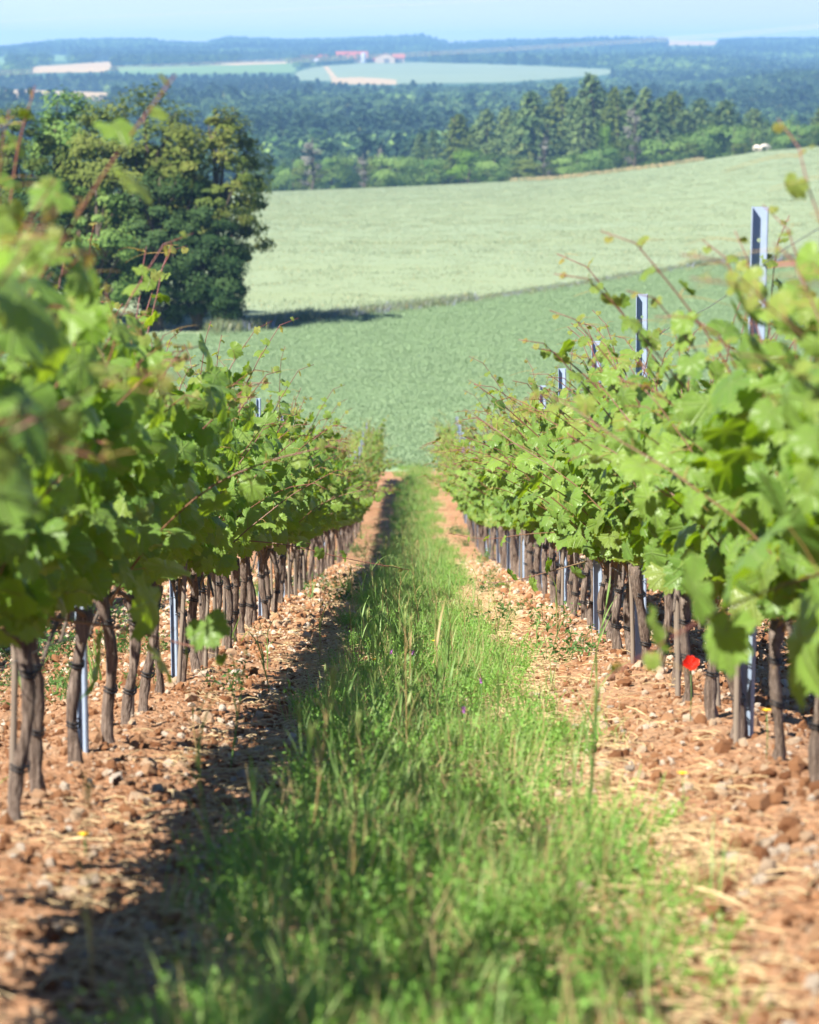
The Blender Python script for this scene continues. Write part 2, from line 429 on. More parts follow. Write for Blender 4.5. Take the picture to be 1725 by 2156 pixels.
# start of the field is a straight line behind the vines, so widen it there
Xf = to_x(U, D) + (1 - T) * 0
sheet("green_field", Xf, D, terr(Xf, D), M['green_field'], "smooth blue-green crop field in the hollow beyond the vines", "field")
U, T = np.meshgrid(us, np.linspace(0, 1, 70)); D = bound_d(U) + (560 - bound_d(U)) * T
Xf = to_x(U, D)
sheet("pale_field", Xf, D, terr(Xf, D), M['pale_field'], "pale ripening barley field rising to the tree line", "field")

POLY = {
 'f_grey': [[(622, 153), (655, 142), (700, 137), (760, 133), (850, 130), (1000, 134), (1150, 139), (1330, 148), (1270, 157), (1160, 166), (1060, 173), (840, 176), (700, 170), (630, 168)]],
 'f_cream': [[(697, 164), (760, 162), (832, 167), (838, 178), (700, 176)], [(682, 139), (692, 139), (714, 166), (702, 167)],
             [(70, 140), (150, 135), (236, 129), (246, 139), (225, 151), (70, 153)], [(-90, 189), (60, 189), (150, 192), (245, 195), (230, 218), (-90, 218)],
             [(1400, 80), (1512, 80), (1500, 95), (1400, 95)], [(440, 135), (520, 131), (640, 128), (640, 132), (500, 137)]],
 'f_green': [[(244, 141), (330, 140), (480, 136), (560, 133), (628, 133), (622, 152), (480, 155), (350, 156), (250, 153)],
             [(-60, 119), (24, 120), (20, 136), (-60, 138)], [(110, 115), (156, 117), (150, 128), (118, 128)],
             [(1500, 203), (1725, 206), (1900, 208), (1900, 216), (1725, 215), (1500, 210)]],
}
def inpoly(px, py, poly):
    r = np.zeros(px.shape, bool); n = len(poly)
    for i in range(n):
        x1, y1 = poly[i]; x2, y2 = poly[(i + 1) % n]
        if y1 == y2: continue
        c = ((y1 > py) != (y2 > py)) & (px < (x2 - x1) * (py - y1) / (y2 - y1) + x1); r ^= c
    return r
def survey_Y(x, y): return YC + FPX * np.tan(np.arctan(-terr(x, y) / y) - PITCH)
def field_kind(u, Yv):
    k = np.full(u.shape, '', dtype=object)
    for name in ('f_grey', 'f_green', 'f_cream'):
        for poly in POLY[name]: k[inpoly(u, Yv, poly)] = name
    return k
us2 = np.arange(-900, 2640, 5.0)
ds = np.concatenate([np.arange(560, 1000, 20.), np.arange(1000, 2400, 18.), np.arange(2400, 3700, 9.), np.arange(3700, 5600, 24.), np.arange(5600, 7501, 100.)])
U, D = np.meshgrid(us2, ds); Xf = to_x(U, D); Zf = terr(Xf, D)
Uc = (U[:-1, :-1] + U[1:, 1:]) / 2; Dc = (D[:-1, :-1] + D[1:, 1:]) / 2
Yc = survey_Y(to_x(Uc, Dc), Dc); kinds = field_kind(Uc, Yc)
kinds[Dc < 1500] = ''
GF = grid_faces(*U.shape).reshape(kinds.shape + (4,)); VV = np.stack([Xf, D, Zf], -1).reshape(-1, 3)
def sub_sheet(name, mask, mat, label, cat):
    F = GF[mask]; idx, inv = np.unique(F, return_inverse=True)
    b = MB(); b.add(VV[idx], inv.reshape(-1, 4)); return tag(b.build(name, mat), label, cat, kind='structure')
sub_sheet("hills", kinds == '', M['hill'], "wooded valley side and long blue ridge under the sky", "hills")
sub_sheet("far_barley_field", kinds == 'f_grey', M['f_grey'], "pale grey-green field on the plateau in front of the farm", "field")
sub_sheet("far_stubble_field", kinds == 'f_cream', M['f_cream'], "cream stubble fields and track among the far woods", "field")
sub_sheet("far_meadow", kinds == 'f_green', M['f_green'], "light green meadows between the far woods", "meadow")

# ---------------------------------------------------------------- scattering of stuff by geometry nodes
def scatter(name, pts, rots, scl, sources, label, cat, pick=None):
    me = bpy.data.meshes.new(name); pts = np.asarray(pts, float); n = len(pts)
    me.vertices.add(n); me.vertices.foreach_set("co", pts.astype(np.float32).ravel())
    a = me.attributes.new("rot", 'FLOAT_VECTOR', 'POINT'); a.data.foreach_set("vector", np.asarray(rots, np.float32).ravel())
    scl = np.asarray(scl, np.float32); scl = np.repeat(scl[:, None], 3, 1) if scl.ndim == 1 else scl
    a = me.attributes.new("scl", 'FLOAT_VECTOR', 'POINT'); a.data.foreach_set("vector", scl.ravel())
    a = me.attributes.new("pick", 'INT', 'POINT'); a.data.foreach_set("value", (rng.integers(0, len(sources), n) if pick is None else pick).astype(np.int32))
    o = link(name, me); tag(o, label, cat, kind='stuff')
    c = bpy.data.collections.new(name + "_sources")
    for k, s in enumerate(sources):
        so_ = bpy.data.objects.new(f"{name}_{k}", s); c.objects.link(so_)
    g = bpy.data.node_groups.new(name + "_scatter", 'GeometryNodeTree')
    g.interface.new_socket("Geometry", in_out='INPUT', socket_type='NodeSocketGeometry')
    g.interface.new_socket("Geometry", in_out='OUTPUT', socket_type='NodeSocketGeometry')
    gi = g.nodes.new('NodeGroupInput'); go = g.nodes.new('NodeGroupOutput'); io = g.nodes.new('GeometryNodeInstanceOnPoints')
    ci = g.nodes.new('GeometryNodeCollectionInfo'); ci.inputs[0].default_value = c; ci.inputs[1].default_value = True; ci.inputs[2].default_value = True
    def na(nm, ty):
        q = g.nodes.new('GeometryNodeInputNamedAttribute'); q.data_type = ty; q.inputs[0].default_value = nm; return q.outputs[0]
    er = g.nodes.new('FunctionNodeEulerToRotation')
    g.links.new(gi.outputs[0], io.inputs['Points']); g.links.new(ci.outputs[0], io.inputs['Instance'])
    io.inputs['Pick Instance'].default_value = True; g.links.new(na("pick", 'INT'), io.inputs['Instance Index'])
    g.links.new(na("rot", 'FLOAT_VECTOR'), er.inputs[0]); g.links.new(er.outputs[0], io.inputs['Rotation'])
    g.links.new(na("scl", 'FLOAT_VECTOR'), io.inputs['Scale']); g.links.new(io.outputs[0], go.inputs[0])
    md = o.modifiers.new("scatter", 'NODES'); md.node_group = g
    return o

# ---------------------------------------------------------------- trees
def rand_dirs(n, r=rng):
    v = r.normal(size=(n, 3)); return nrm(v)
def leaf_quads(C, Nn, size, r, aspect=.6):
    """bent rhombic leaves at C with normals Nn"""
    n = len(C); T = nrm(np.cross(Nn, rand_dirs(n, r))); B = np.cross(Nn, T)
    s = np.asarray(size).reshape(-1, 1) * np.ones((n, 1))
    V = np.stack([C - T * s * .5, C + B * s * .5 * aspect + Nn * s * .08, C + T * s * .5, C - B * s * .5 * aspect + Nn * s * .08], 1)
    F = np.arange(n * 4).reshape(n, 4)
    return V.reshape(-1, 3), F
def crown_mesh(name, mat, seed, h, wdt, base, nclump, nleaf, ls, shape='round', clump_r=.16, hole=.0, colj=.5, yellow=.0):
    r = np.random.default_rng(seed); b = MB()
    k = 0; cents = []
    while len(cents) < nclump and k < nclump * 30:
        k += 1
        p = r.uniform(-1, 1, 3); q = np.linalg.norm(p)
        if q > 1 or q < .35 and r.random() < .7: continue
        if shape == 'round': z = p[2]; f = 1.0
        elif shape == 'tall': z = p[2]; f = 1.0 - .35 * max(0, z)
        elif shape == 'ragged': z = p[2]; f = 1.0 - .2 * z + .25 * math.sin(5 * p[0] + seed) * math.cos(4 * z + seed)
        elif shape == 'column': z = p[2]; f = (1 - .45 * (z * .5 + .5)) * (.8 + .2 * math.sin(9 * z + seed))
        else: z = p[2]; f = 1
        if shape == 'ragged':
            f *= .8 + .35 * vnoise(np.array(p[0] * 2 + seed), np.array(z * 2 + p[1] * 2), seed)
        cents.append((p[0] * f * wdt / 2, p[1] * f * wdt / 2, base + (z * .5 + .5) * (h - base)))
    cents = np.array(cents); per = max(1, nleaf // len(cents))
    for c in cents:
        cr = wdt * clump_r * r.uniform(.35, 1.5)
        d = rand_dirs(per, r) * (r.random((per, 1)) ** .45); d[:, 2] *= .62
        C = c + d * cr
        oc = nrm((c - np.array([0, 0, (base + h) / 2])) / np.array([wdt, wdt, h - base])); Nn = nrm(d * .7 + oc * 1.1 + rand_dirs(per, r) * .6 + np.array([0, 0, .35]))
        V, F = leaf_quads(C, Nn, ls * r.uniform(.6, 1.3, per), r)
        g0 = np.clip(r.normal(.5, .22), 0, 1)
        g = np.clip(g0 + r.normal(0, .12, per) * colj * 2, 0, 1); yl = np.clip(yellow * r.random(per) * 1.6 * (r.random() < .6), 0, 1)
        b.add(V, F, 0, np.repeat(np.stack([yl, g, g * 0], -1), 4, 0), smooth=False)
    return b.mesh(name, mat), cents
def trunk_mesh(name, seed, h, r0, cents=None, nb=12, lean=0.0, mat='wood'):
    r = np.random.default_rng(seed + 99); b = MB()
    n = 9; zz = np.linspace(-.5, h, n); wob = np.cumsum(r.normal(0, h * .012, (n, 2)), 0)
    P = np.stack([wob[:, 0] + lean * zz, wob[:, 1], zz], -1); b.add(*tube(P, np.linspace(r0, r0 * .22, n) * (1 + .5 * np.exp(-np.linspace(0, 6, n))), 8))
    if cents is not None:
        for c in cents[r.permutation(len(cents))[:nb]]:
            k = int(np.clip(np.interp(c[2] * .62, zz, np.arange(n)), 1, n - 2)); a = P[k]
            t = np.linspace(0, 1, 6)[:, None]; Q = a + (c - a) * t; Q[:, 2] += np.sin(t[:, 0] * math.pi) * .06 * h; Q += r.normal(0, .012 * h, Q.shape) * (t > 0)
            b.add(*tube(Q, np.linspace(r0 * .42, r0 * .07, 6), 5))
    return b.mesh(name, M[mat])
def conifer_mesh(name, seed, h, wdt, mat, quad=.55, bare=.12, dens=1.0):
    r = np.random.default_rng(seed); b = MB(); nb = int(120 * dens)
    for k in range(nb):
        f = (k + r.random()) / nb; z = h * (bare + (1 - bare) * f)
        prof_ = (1 - f) ** .6 * (.75 + .5 * vnoise(np.array(z * .7), np.array(seed * 3.1), seed)) + .06
        L = wdt * .5 * prof_ * r.uniform(.65, 1.15); a = r.uniform(0, 2 * math.pi)
        m = int(6 + 11 * L / (wdt * .5)); t = r.random(m) ** .6
        px = np.cos(a) * L * t; py = np.sin(a) * L * t; pz = z + (.10 - .32 * t) * L + r.normal(0, .15 * quad, m)
        C = np.stack([px, py, pz], -1) + r.normal(0, .22 * quad, (m, 3))
        V, F = leaf_quads(C, nrm(rand_dirs(m, r) * .8 + np.array([math.cos(a) * .6, math.sin(a) * .6, .8])), quad * r.uniform(.6, 1.3, m), r, .5)
        g = np.clip(r.normal(.45, .3) + r.normal(0, .12, m), 0, 1)
        b.add(V, F, 0, np.repeat(np.stack([g * 0 + (.5 if r.random() < .06 else 0), g, g * 0], -1), 4, 0), smooth=False)
    return b.mesh(name, mat)

def plant_tree(name, crown, trunk, x, y, s=1.0, rz=0.0, label='', cat='tree', group=None, sink=.1, sxy=None):
    o = empty(name, (x, y, t1(x, y) - sink), rz); o.scale = (sxy or s, sxy or s, s)
    tag(o, label, cat, group); link('trunk', trunk, o); link('crown', crown, o); return o

# the clump of trees at the bottom left, beyond the vines (about 148 m away)
def near_tree(name, u, d, ytop, wpx, mat, seed, shape, label, base=.12, nclump=60, nleaf=7000, ls=.24, yellow=.0, r0=.22, clump_r=.13, cat='tree'):
    x = to_x(u, d); z0 = t1(x, d); zt = float(z_survey(d, ytop)); h = zt - z0; wd = wpx / FPX * d
    cm, cents = crown_mesh('crown', M[mat], seed, h, wd, base * h, int(nclump * 1.5), int(nleaf * 1.9), ls, shape, clump_r, yellow=yellow)
    return plant_tree(name, cm, trunk_mesh('trunk', seed, h * .9, r0, cents, 30), x, d, label=label, cat=cat)
near_tree("broadleaf_tree", 300, 150, 182, 330, 't_olive', 11, 'ragged', "tallest olive-green broadleaf tree in the clump left of the fields", .15, 90, 12000, .22, .35)
near_tree("broadleaf_tree", 458, 149, 225, 250, 't_olive', 12, 'ragged', "yellow-green tree leaning its open crown over the field edge", .22, 60, 7000, .22, .7)
near_tree("broadleaf_tree", 150, 153, 195, 240, 't_mid', 13, 'ragged', "bushy mid green tree between the tallest tree and the frame edge", .1, 70, 8000, .22)
near_tree("broadleaf_tree", 20, 150, 212, 210, 't_olive', 14, 'ragged', "dull olive tree at the left edge with bare twigs in its crown", .15, 55, 5500, .22)
near_tree("evergreen_tree", 420, 147, 380, 170, 't_dark', 15, 'tall', "dark evergreen under the yellow-green tree, its crown down to the ground", .0, 60, 9000, .16, clump_r=.16)
near_tree("evergreen_tree", 478, 146, 490, 112, 't_dark', 16, 'column', "narrow almost black evergreen at the corner of the pale field", .0, 60, 7000, .14, clump_r=.2, r0=.12)
near_tree("evergreen_tree", 330, 147, 330, 210, 't_dark', 17, 'tall', "wide dark evergreen filling the middle of the tree clump", .0, 70, 9000, .17)
near_tree("broadleaf_tree", 215, 146, 360, 170, 't_mid', 18, 'round', "rounded fresh green shrubby tree low in the clump", .0, 45, 5000, .18)
near_tree("broadleaf_tree", 90, 147, 350, 220, 't_dark', 19, 'round', "low dark shrub tree at the foot of the left edge trees", .0, 50, 6000, .18)

# tree line along the top of the pale field (about 570 m away)
con_src = [conifer_mesh('crown', 40 + k, 15, wd_, M['t_olive' if k == 2 else 't_pine'], .50, .06, 3.2) for k, wd_ in enumerate((7.6, 8.4, 7.0, 9.0))]
con_tr = [trunk_mesh('trunk', 60 + k, 14.5, .3) for k in range(2)]
dec_src = []; dec_tr = []
for k, (mt, shp) in enumerate((('t_mid', 'round'), ('t_mid', 'ragged'), ('t_olive', 'round'), ('t_bright', 'round'), ('t_mid', 'tall'))):
    cm, ce = crown_mesh('crown', M[mt], 80 + k, 8, 8.5, .3, 26, 5200, .38, shp, .19); dec_src.append(cm); dec_tr.append(trunk_mesh('trunk', 80 + k, 7, .2, ce, 8))
gry_src, ce = crown_mesh('crown', M['t_grey'], 95, 8, 2.6, .8, 20, 800, .34, 'tall', .2); gry_tr = trunk_mesh('trunk', 95, 8, .14, ce, 14)
ORD = "first second third fourth fifth sixth seventh eighth ninth tenth eleventh twelfth thirteenth fourteenth fifteenth sixteenth seventeenth eighteenth nineteenth twentieth twenty-first twenty-second twenty-third twenty-fourth twenty-fifth twenty-sixth twenty-seventh twenty-eighth twenty-ninth thirtieth".split()
def line_tree(name, src, tr, h0, w0, u, d, ytop, wpx, label, group=None, rz=None):
    x = to_x(u, d); z0 = t1(x, d); h = float(z_survey(d, ytop)) - z0
    return plant_tree(name, src, tr, x, d, h / h0, random.uniform(0, 6.28) if rz is None else rz, label, 'tree', group, .1, wpx / FPX * d / w0)
con = [(884, 282, 34), (912, 272, 40), (965, 240, 60), (1022, 229, 60), (1066, 226, 52), (1120, 192, 78), (1176, 178, 66), (1206, 205, 52), (1239, 156, 72), (1268, 190, 50), (1292, 184, 50), (1319, 182, 58),
       (1356, 186, 58), (1384, 205, 50), (1415, 193, 66), (1470, 207, 66), (1525, 211, 66), (1582, 228, 60), (1727, 222, 40), (1095, 232, 60), (1150, 222, 60), (1225, 214, 56), (1256, 218, 60), (1306, 212, 56), (1338, 214, 56), (1372, 220, 60), (1400, 222, 60), (1440, 228, 56), (1000, 262, 56), (1498, 236, 50)]
cl = {2: "dark conifer with a flat top standing above the bright yellow-green tree", 5: "broad tall conifer left of the thin-topped pair in the tree line", 8: "highest conifer of the tree line, its pointed top against the far woods",
      17: "last dark conifer of the tree line, beside the gap with the cattle", 18: "conifer at the edge of the photo beyond the round bushes", 0: "smallest conifer, first from the left in the tree line"}
for k, (u, yt, wp) in enumerate(con):
    line_tree("conifer_tree", con_src[k % 4], con_tr[k % 2], 15, (7.6, 8.4, 7.0, 9.0)[k % 4], u, 600 + 14 * math.sin(k * 2.3), yt, wp * 2.2,
              cl.get(k, f"dark green conifer, {ORD[k]} from the left in the tree line above the pale field"), "conifers along the tree line")
dec = [(535, 322, 90, 2), (575, 335, 80, 0), (618, 322, 80, 4), (660, 340, 80, 2), (700, 316, 80, 1), (742, 318, 70, 4), (790, 330, 80, 2), (832, 318, 100, 0), (890, 322, 120, 0), (985, 313, 92, 3), (1042, 320, 80, 1), (1100, 334, 110, 2), (1160, 340, 90, 2), (1212, 318, 120, 0), (1262, 300, 100, 1),
       (1310, 292, 110, 2), (1350, 312, 100, 0), (1395, 282, 120, 0), (1445, 300, 100, 2), (1478, 256, 110, 1), (1545, 252, 116, 0), (1562, 300, 60, 2), (1674, 252, 112, 0), (1722, 262, 80, 2), (1780, 245, 120, 0), (1614, 240, 60, 1), (1650, 238, 70, 1)]
dl = {9: "bright yellow-green tree in front of the conifers, lighter than all around it", 8: "large rounded dark bush tree left of the bright yellow-green tree", 20: "big rounded tree at the gap where the cattle stand",
      22: "wide round bush tree on the far side of the cattle gap", 24: "leafy tree beyond the photo edge past the round bush"}
for k, (u, yt, wp, v) in enumerate(dec):
    dd = (575 if k not in (25, 26) else 640) + 8 * math.sin(k * 1.7)
    if k < 7: dd += 30
    line_tree("broadleaf_tree", dec_src[v], dec_tr[v], 8, 8.5, u, dd, yt, wp, dl.get(k, f"leafy tree, {ORD[k]} from the left along the edge of the pale field"), "broadleaf trees along the field edge")
line_tree("broadleaf_tree", dec_src[3], dec_tr[3], 8, 8.5, 1273, 585, 258, 34, "small bright round tree wedged among the conifers")
for u, yt, wp, lb in ((655, 288, 36, "grey leafless tree, widest of the bare ones left of the bushes"), (766, 322, 26, "thin grey bare tree beside the rounded bushes at the field edge"), (801, 302, 16, "slimmest grey bare tree just right of another bare one"),
                      (1147, 278, 22, "dead grey tree stump standing below the tall conifers"), (1331, 214, 30, "brownish dead conifer among the green ones")):
    line_tree("bare_tree", gry_src, gry_tr, 8, 2.6, u, 572 if u != 801 else 580, yt, wp * 1.3, lb, "bare trees in the tree line")

# far woods
r = np.random.default_rng(5)
fsrc = []
for k in range(6):
    cm, _ = crown_mesh('forest_crown', M['t_forest'], 200 + k, 9.5, 8.5, .5, 20, 300, 1.5, 'round' if k < 4 else 'tall', .2); fsrc.append(cm)
M['t_fdark'] = mat_tree("dark forest crown", (.010, .032, .018), (.035, .07, .032), (.02, .05, .015), .1)
for k in range(3): fsrc.append(conifer_mesh('forest_crown', 230 + k, 11, 7.5, M['t_fdark'], 1.3, .05, .6))
for k in range(2):
    cm, _ = crown_mesh('forest_crown', M['t_mid'], 240 + k, 8.5, 9.5, .4, 16, 300, 1.5, 'round', .22); fsrc.append(cm)
def wood_points(n, d0, d1, pw=1.0):
    d = (r.random(n) * (d1**2 - d0**2) + d0**2) ** .5; u = r.uniform(-650, 2400, n); x = to_x(u, d)
    Yv = survey_Y(x, d); kk = field_kind(u, Yv); kk[d < 1500] = ''
    top = field_kind(u, Yv - 9.0 * FPX / d); top[d < 1500] = ''; mid = field_kind(u, Yv - 4.0 * FPX / d); mid[d < 1500] = ''
    ok = (kk == '') & (top == '') & (mid == '')
    # a little clearing in front of each field so that its foot is not hidden
    return x[ok], d[ok]
x1, y1 = wood_points(21000, 760, 2500); x2, y2 = wood_points(30000, 2500, 5800)
xf = np.concatenate([x1, x2]); yf = np.concatenate([y1, y2]); nf = len(xf)
sc = np.where(yf < 1700, r.uniform(.8, 1.6, nf), r.uniform(.65, 1.05, nf)) * 1.0
sc3 = np.stack([sc * r.uniform(.9, 1.25, nf), sc * r.uniform(.9, 1.25, nf), sc], -1)
pq = vnoise(xf / 110, yf / 190, 81) + .35 * vnoise(xf / 30, yf / 40, 82) + r.normal(0, .1, nf)
pick = np.where(pq > .86, 6 + r.integers(0, 3, nf), np.where(pq < .42, 9 + r.integers(0, 2, nf), r.integers(0, 6, nf)))
scatter("far_woods", np.stack([xf, yf, terr(xf, yf) - .6], -1), np.stack([xf * 0, xf * 0, r.uniform(0, 6.28, nf)], -1), sc3, fsrc, "dense mixed woods covering the valley side and the ridges", "woods", pick)

# ---------------------------------------------------------------- farm on the plateau
M['roof'] = simple("red tile roof", (.30, .075, .04), .8, .8, .2)
M['render'] = simple("cream render", (.36, .28, .20), .9, .3, .12)
M['silo'] = simple("pale silo metal", (.30, .33, .38), .6)
M['shade'] = simple("painted doorway shade", (.10, .09, .08), .9)  # shade inside the openings, painted as the dark colour of the door panels
M['shut'] = simple("grey sheet metal", (.30, .30, .32), .6)
def barn(u, d, wid, dep, eave, ridge, label, door=None, name="barn", roofmat='roof', gable=False, cat='barn', rz=0.0):
    x = to_x(u, d); z = t1(x, d); o = empty(name, (x, d, z - .3), rz); tag(o, label, cat, "farm buildings on the plateau")
    b = MB(); b.add(*box(-wid / 2, wid / 2, -dep / 2, dep / 2, 0, eave), smooth=False); 
    if gable:   # ridge runs away from the viewer, gable wall in front
        for yy in (-dep / 2 + .002, dep / 2 - .3): b.add(np.array([[-wid / 2, yy, eave], [wid / 2, yy, eave], [0, yy, ridge - .25], [-wid / 2, yy + .3, eave], [wid / 2, yy + .3, eave], [0, yy + .3, ridge - .25]]), [np.array([[0, 1, 2], [5, 4, 3]]), np.array([[0, 3, 4, 1], [1, 4, 5, 2], [2, 5, 3, 0]])], smooth=False)
    b.build('wall', M['render'], o)
    b = MB(); e = .6
    if gable: P = [(-wid / 2 - e, eave - .2), (0, ridge), (wid / 2 + e, eave - .2)]; V = np.array([[p, yy, q + dz] for yy in (-dep / 2 - e, dep / 2 + e) for p, q in P for dz in (0, .3)])
    else: P = [(-dep / 2 - e, eave - .2), (0, ridge), (dep / 2 + e, eave - .2)]; V = np.array([[xx, p, q + dz] for xx in (-wid / 2 - e, wid / 2 + e) for p, q in P for dz in (0, .3)])
    F = []
    for a in (0, 2): F += [[a, a + 2, a + 8, a + 6], [a + 1, a + 7, a + 9, a + 3]]
    F += [[0, 1, 3, 2], [2, 3, 5, 4], [6, 8, 9, 7], [8, 10, 11, 9], [0, 6, 7, 1], [4, 5, 11, 10]]
    b.add(V, np.array(F), smooth=False); b.build('roof', M[roofmat], o)
    for (dx, dw, dh) in (door or []):
        b = MB(); b.add(*box(dx - dw / 2, dx + dw / 2, -dep / 2 - .12, -dep / 2 - .01, 0, dh), smooth=False); b.build('door', M['shade'], o)
    return o
barn(742, 3330, 30, 16, 4.5, 11.0, "long red-roofed farm barn beside the pale silo", [(-3, 20, 3.6)])
barn(812, 3330, 19, 40, 5.5, 9.5, "cream barn with a low gable and dark doorway, farthest from the track", [(1.5, 5, 4.2)], gable=True)
barn(840, 3345, 11, 30, 4.6, 8.6, "red-roofed open shed attached behind the cream gabled barn", [(0, 8, 3.4)], name="shed", cat='shed')
barn(655, 3300, 18, 12, 3.2, 7.5, "red-roofed farmhouse nearest the trees at the start of the track", [(2, 2, 2.2)], name="farmhouse", cat='house')
barn(664, 3280, 13, 8, 2.6, 4.6, "low white outbuilding in front of the red farmhouse", [(-3, 2, 1.8)], name="outbuilding", cat='outbuilding', roofmat='silo')
barn(683, 3345, 9, 9, 3.4, 7.4, "small red-roofed house right of the farmhouse", [(0, 1.6, 2.1)], name="farmhouse", cat='house')
barn(712, 3350, 16, 9, 2.4, 5.4, "low red-roofed stable left of the long barn", [(0, 3, 2)], name="stable", cat='stable')
barn(785, 3350, 16, 8, 1.9, 4.3, "low red shed between the silo and the cream barn", [(0, 3, 1.6)], name="shed", cat='shed')
x = to_x(767, 3318); o = empty("silo", (x, 3318, t1(x, 3318) - .3)); tag(o, "pale cylindrical farm silo with a domed cap", "silo")
b = MB(); b.add(*tube([(0, 0, z) for z in np.linspace(0, 8.6, 8)], 2.7, 24)); b.build('body', M['silo'], o)
a = np.linspace(0, math.pi / 2, 7); b = MB(); b.add(*tube([(0, 0, 8.62 + 1.6 * math.sin(q)) for q in a], [2.8 * max(.03, math.cos(q)) for q in a], 24)); b.build('cap', M['silo'], o)
for k, (u, dd, s) in enumerate(((628, 3290, .8), (640, 3275, .65), (672, 3310, .7), (694, 3335, .8), (610, 3300, .9))):
    x = to_x(u, dd); plant_tree("farm_tree", dec_src[0], dec_tr[0], x, dd, s, k, f"dark tree by the farmhouse, {ORD[k]} of those around the farm track", 'tree', "trees around the farm")

# ---------------------------------------------------------------- two white cows at the gap in the tree line
M['cow'] = simple("cream cow hide", (.62, .54, .46), .8, 3, .08)
def cow(x, y, rz, label, head_down=True):
    o = empty("cow", (x, y, t1(x, y) + .1), rz); o.scale = (.85, .85, .85); tag(o, label, "cow", "white cattle at the field edge")
    b = bpy.data.meshes.new("body"); V = []; E = []; R = []
    def ch(pts, prev=None):
        for p, q in pts:
            V.append(p); R.append(q)
            if prev is not None: E.append((prev, len(V) - 1))
            prev = len(V) - 1
        return prev
    rump = ch([((0, -.85, 1.15), .30)]); mid = ch([((0, -.3, 1.08), .40)], rump); ches = ch([((0, .45, 1.10), .38)], mid)
    neck = ch([((0, .85, 1.2 if not head_down else 1.0), .22), ((0, 1.2, 1.35 if not head_down else .6), .15)], ches); ch([((0, 1.5, 1.28 if not head_down else .3), .10)], neck)
    for s in (-1, 1):
        ch([((s * .22, -.82, .85), .15), ((s * .22, -.95, .45), .07), ((s * .22, -.85, .02), .06)], rump)
        ch([((s * .2, .5, .75), .13), ((s * .2, .52, .42), .07), ((s * .2, .5, .02), .06)], ches)
        ch([((s * .16, 1.2, 1.42 if not head_down else .68), .045)], neck)
    ch([((0, -1.1, .95), .04), ((0, -1.13, .5), .05)], rump)
    b.from_pydata(V, E, []); ob = link("body", b, o)
    m = ob.modifiers.new("skin", 'SKIN'); m2 = ob.modifiers.new("sub", 'SUBSURF'); m2.levels = 1; m2.render_levels = 1
    for i, sv in enumerate(b.skin_vertices[0].data): sv.radius = (R[i], R[i]); sv.use_root = (i == 0)
    b.materials.append(M['cow'])
xc = to_x(1590, 557); cow(xc, 557, rad(25), "white cow standing on the field edge, nearer the dark conifers")
xc = to_x(1607, 556); cow(xc, 556, rad(-60), "white cow seen broadside on the field edge, next to the round bush")

# ---------------------------------------------------------------- overhead cables across the valley
def cable(pts, r_, label):
    P = np.array([(to_x(u, d), d, float(z_survey(d, Y))) for u, d, Y in pts]); t = np.linspace(0, 1, 40); s = np.linspace(0, 1, len(P))
    Q = np.stack([hermite(s, P[:, k], t) for k in range(3)], -1); b = MB(); b.add(*tube(Q, r_, 5))
    tag(b.build("overhead_cable", M['cable']), label, "cable", "overhead cables across the valley")
cable([(-300, 520, 161), (250, 500, 140), (862, 480, 112), (1402, 460, 79), (1725, 450, 51), (2100, 440, 8)], .020, "lower overhead cable passing in front of the far ridge")
cable([(-300, 522, 167), (250, 502, 146), (862, 482, 117), (1402, 462, 84), (1725, 452, 57), (2100, 442, 15)], .020, "second overhead cable just below the lower one near the ridge")
cable([(-300, 500, 70), (0, 490, 45), (862, 470, 9), (1200, 465, -8)], .012, "highest overhead cable crossing the pale sky")

# ---------------------------------------------------------------- grass leaves, weeds, clods
def blade(b, base, az, L, wdt, lean, bend, col, mat=0, seg=4):
    t = np.linspace(0, 1, seg + 1); dirv = np.array([math.cos(az), math.sin(az), 0]); side = np.array([-dirv[1], dirv[0], 0])
    ang = lean + bend * t; dx = np.concatenate([[0], np.cumsum(np.sin(ang[:-1]) * L / seg)]); dz = np.concatenate([[0], np.cumsum(np.cos(ang[:-1]) * L / seg)])
    C = np.asarray(base) + dx[:, None] * dirv + dz[:, None] * np.array([0, 0, 1.0])
    wv = wdt * (1 - t ** 2.2) * (.7 + .6 * t * (1 - t) * 2) + .0004
    V = np.empty((2 * (seg + 1), 3)); V[0::2] = C - side * wv[:, None] / 2; V[1::2] = C + side * wv[:, None] / 2
    i = np.arange(seg) * 2; F = np.stack([i, i + 1, i + 3, i + 2], -1); b.add(V, F, mat, col)
def tuft(seed, n, L0, L1, wd, spread, mat, dry=.12, leanmax=.5, bendmax=1.1):
    q = random.Random(seed); b = MB()
    for _ in range(n):
        a = q.uniform(0, 6.28); rr = spread * q.random() ** .5
        blade(b, (math.cos(a) * rr, math.sin(a) * rr, -.02), q.uniform(0, 6.28), q.uniform(L0, L1), wd * q.uniform(.6, 1.3), q.uniform(0, leanmax), q.uniform(0, bendmax),
              (1 if q.random() < dry else q.random() * .15, q.random(), 0))
    return b.mesh('tuft', M[mat])
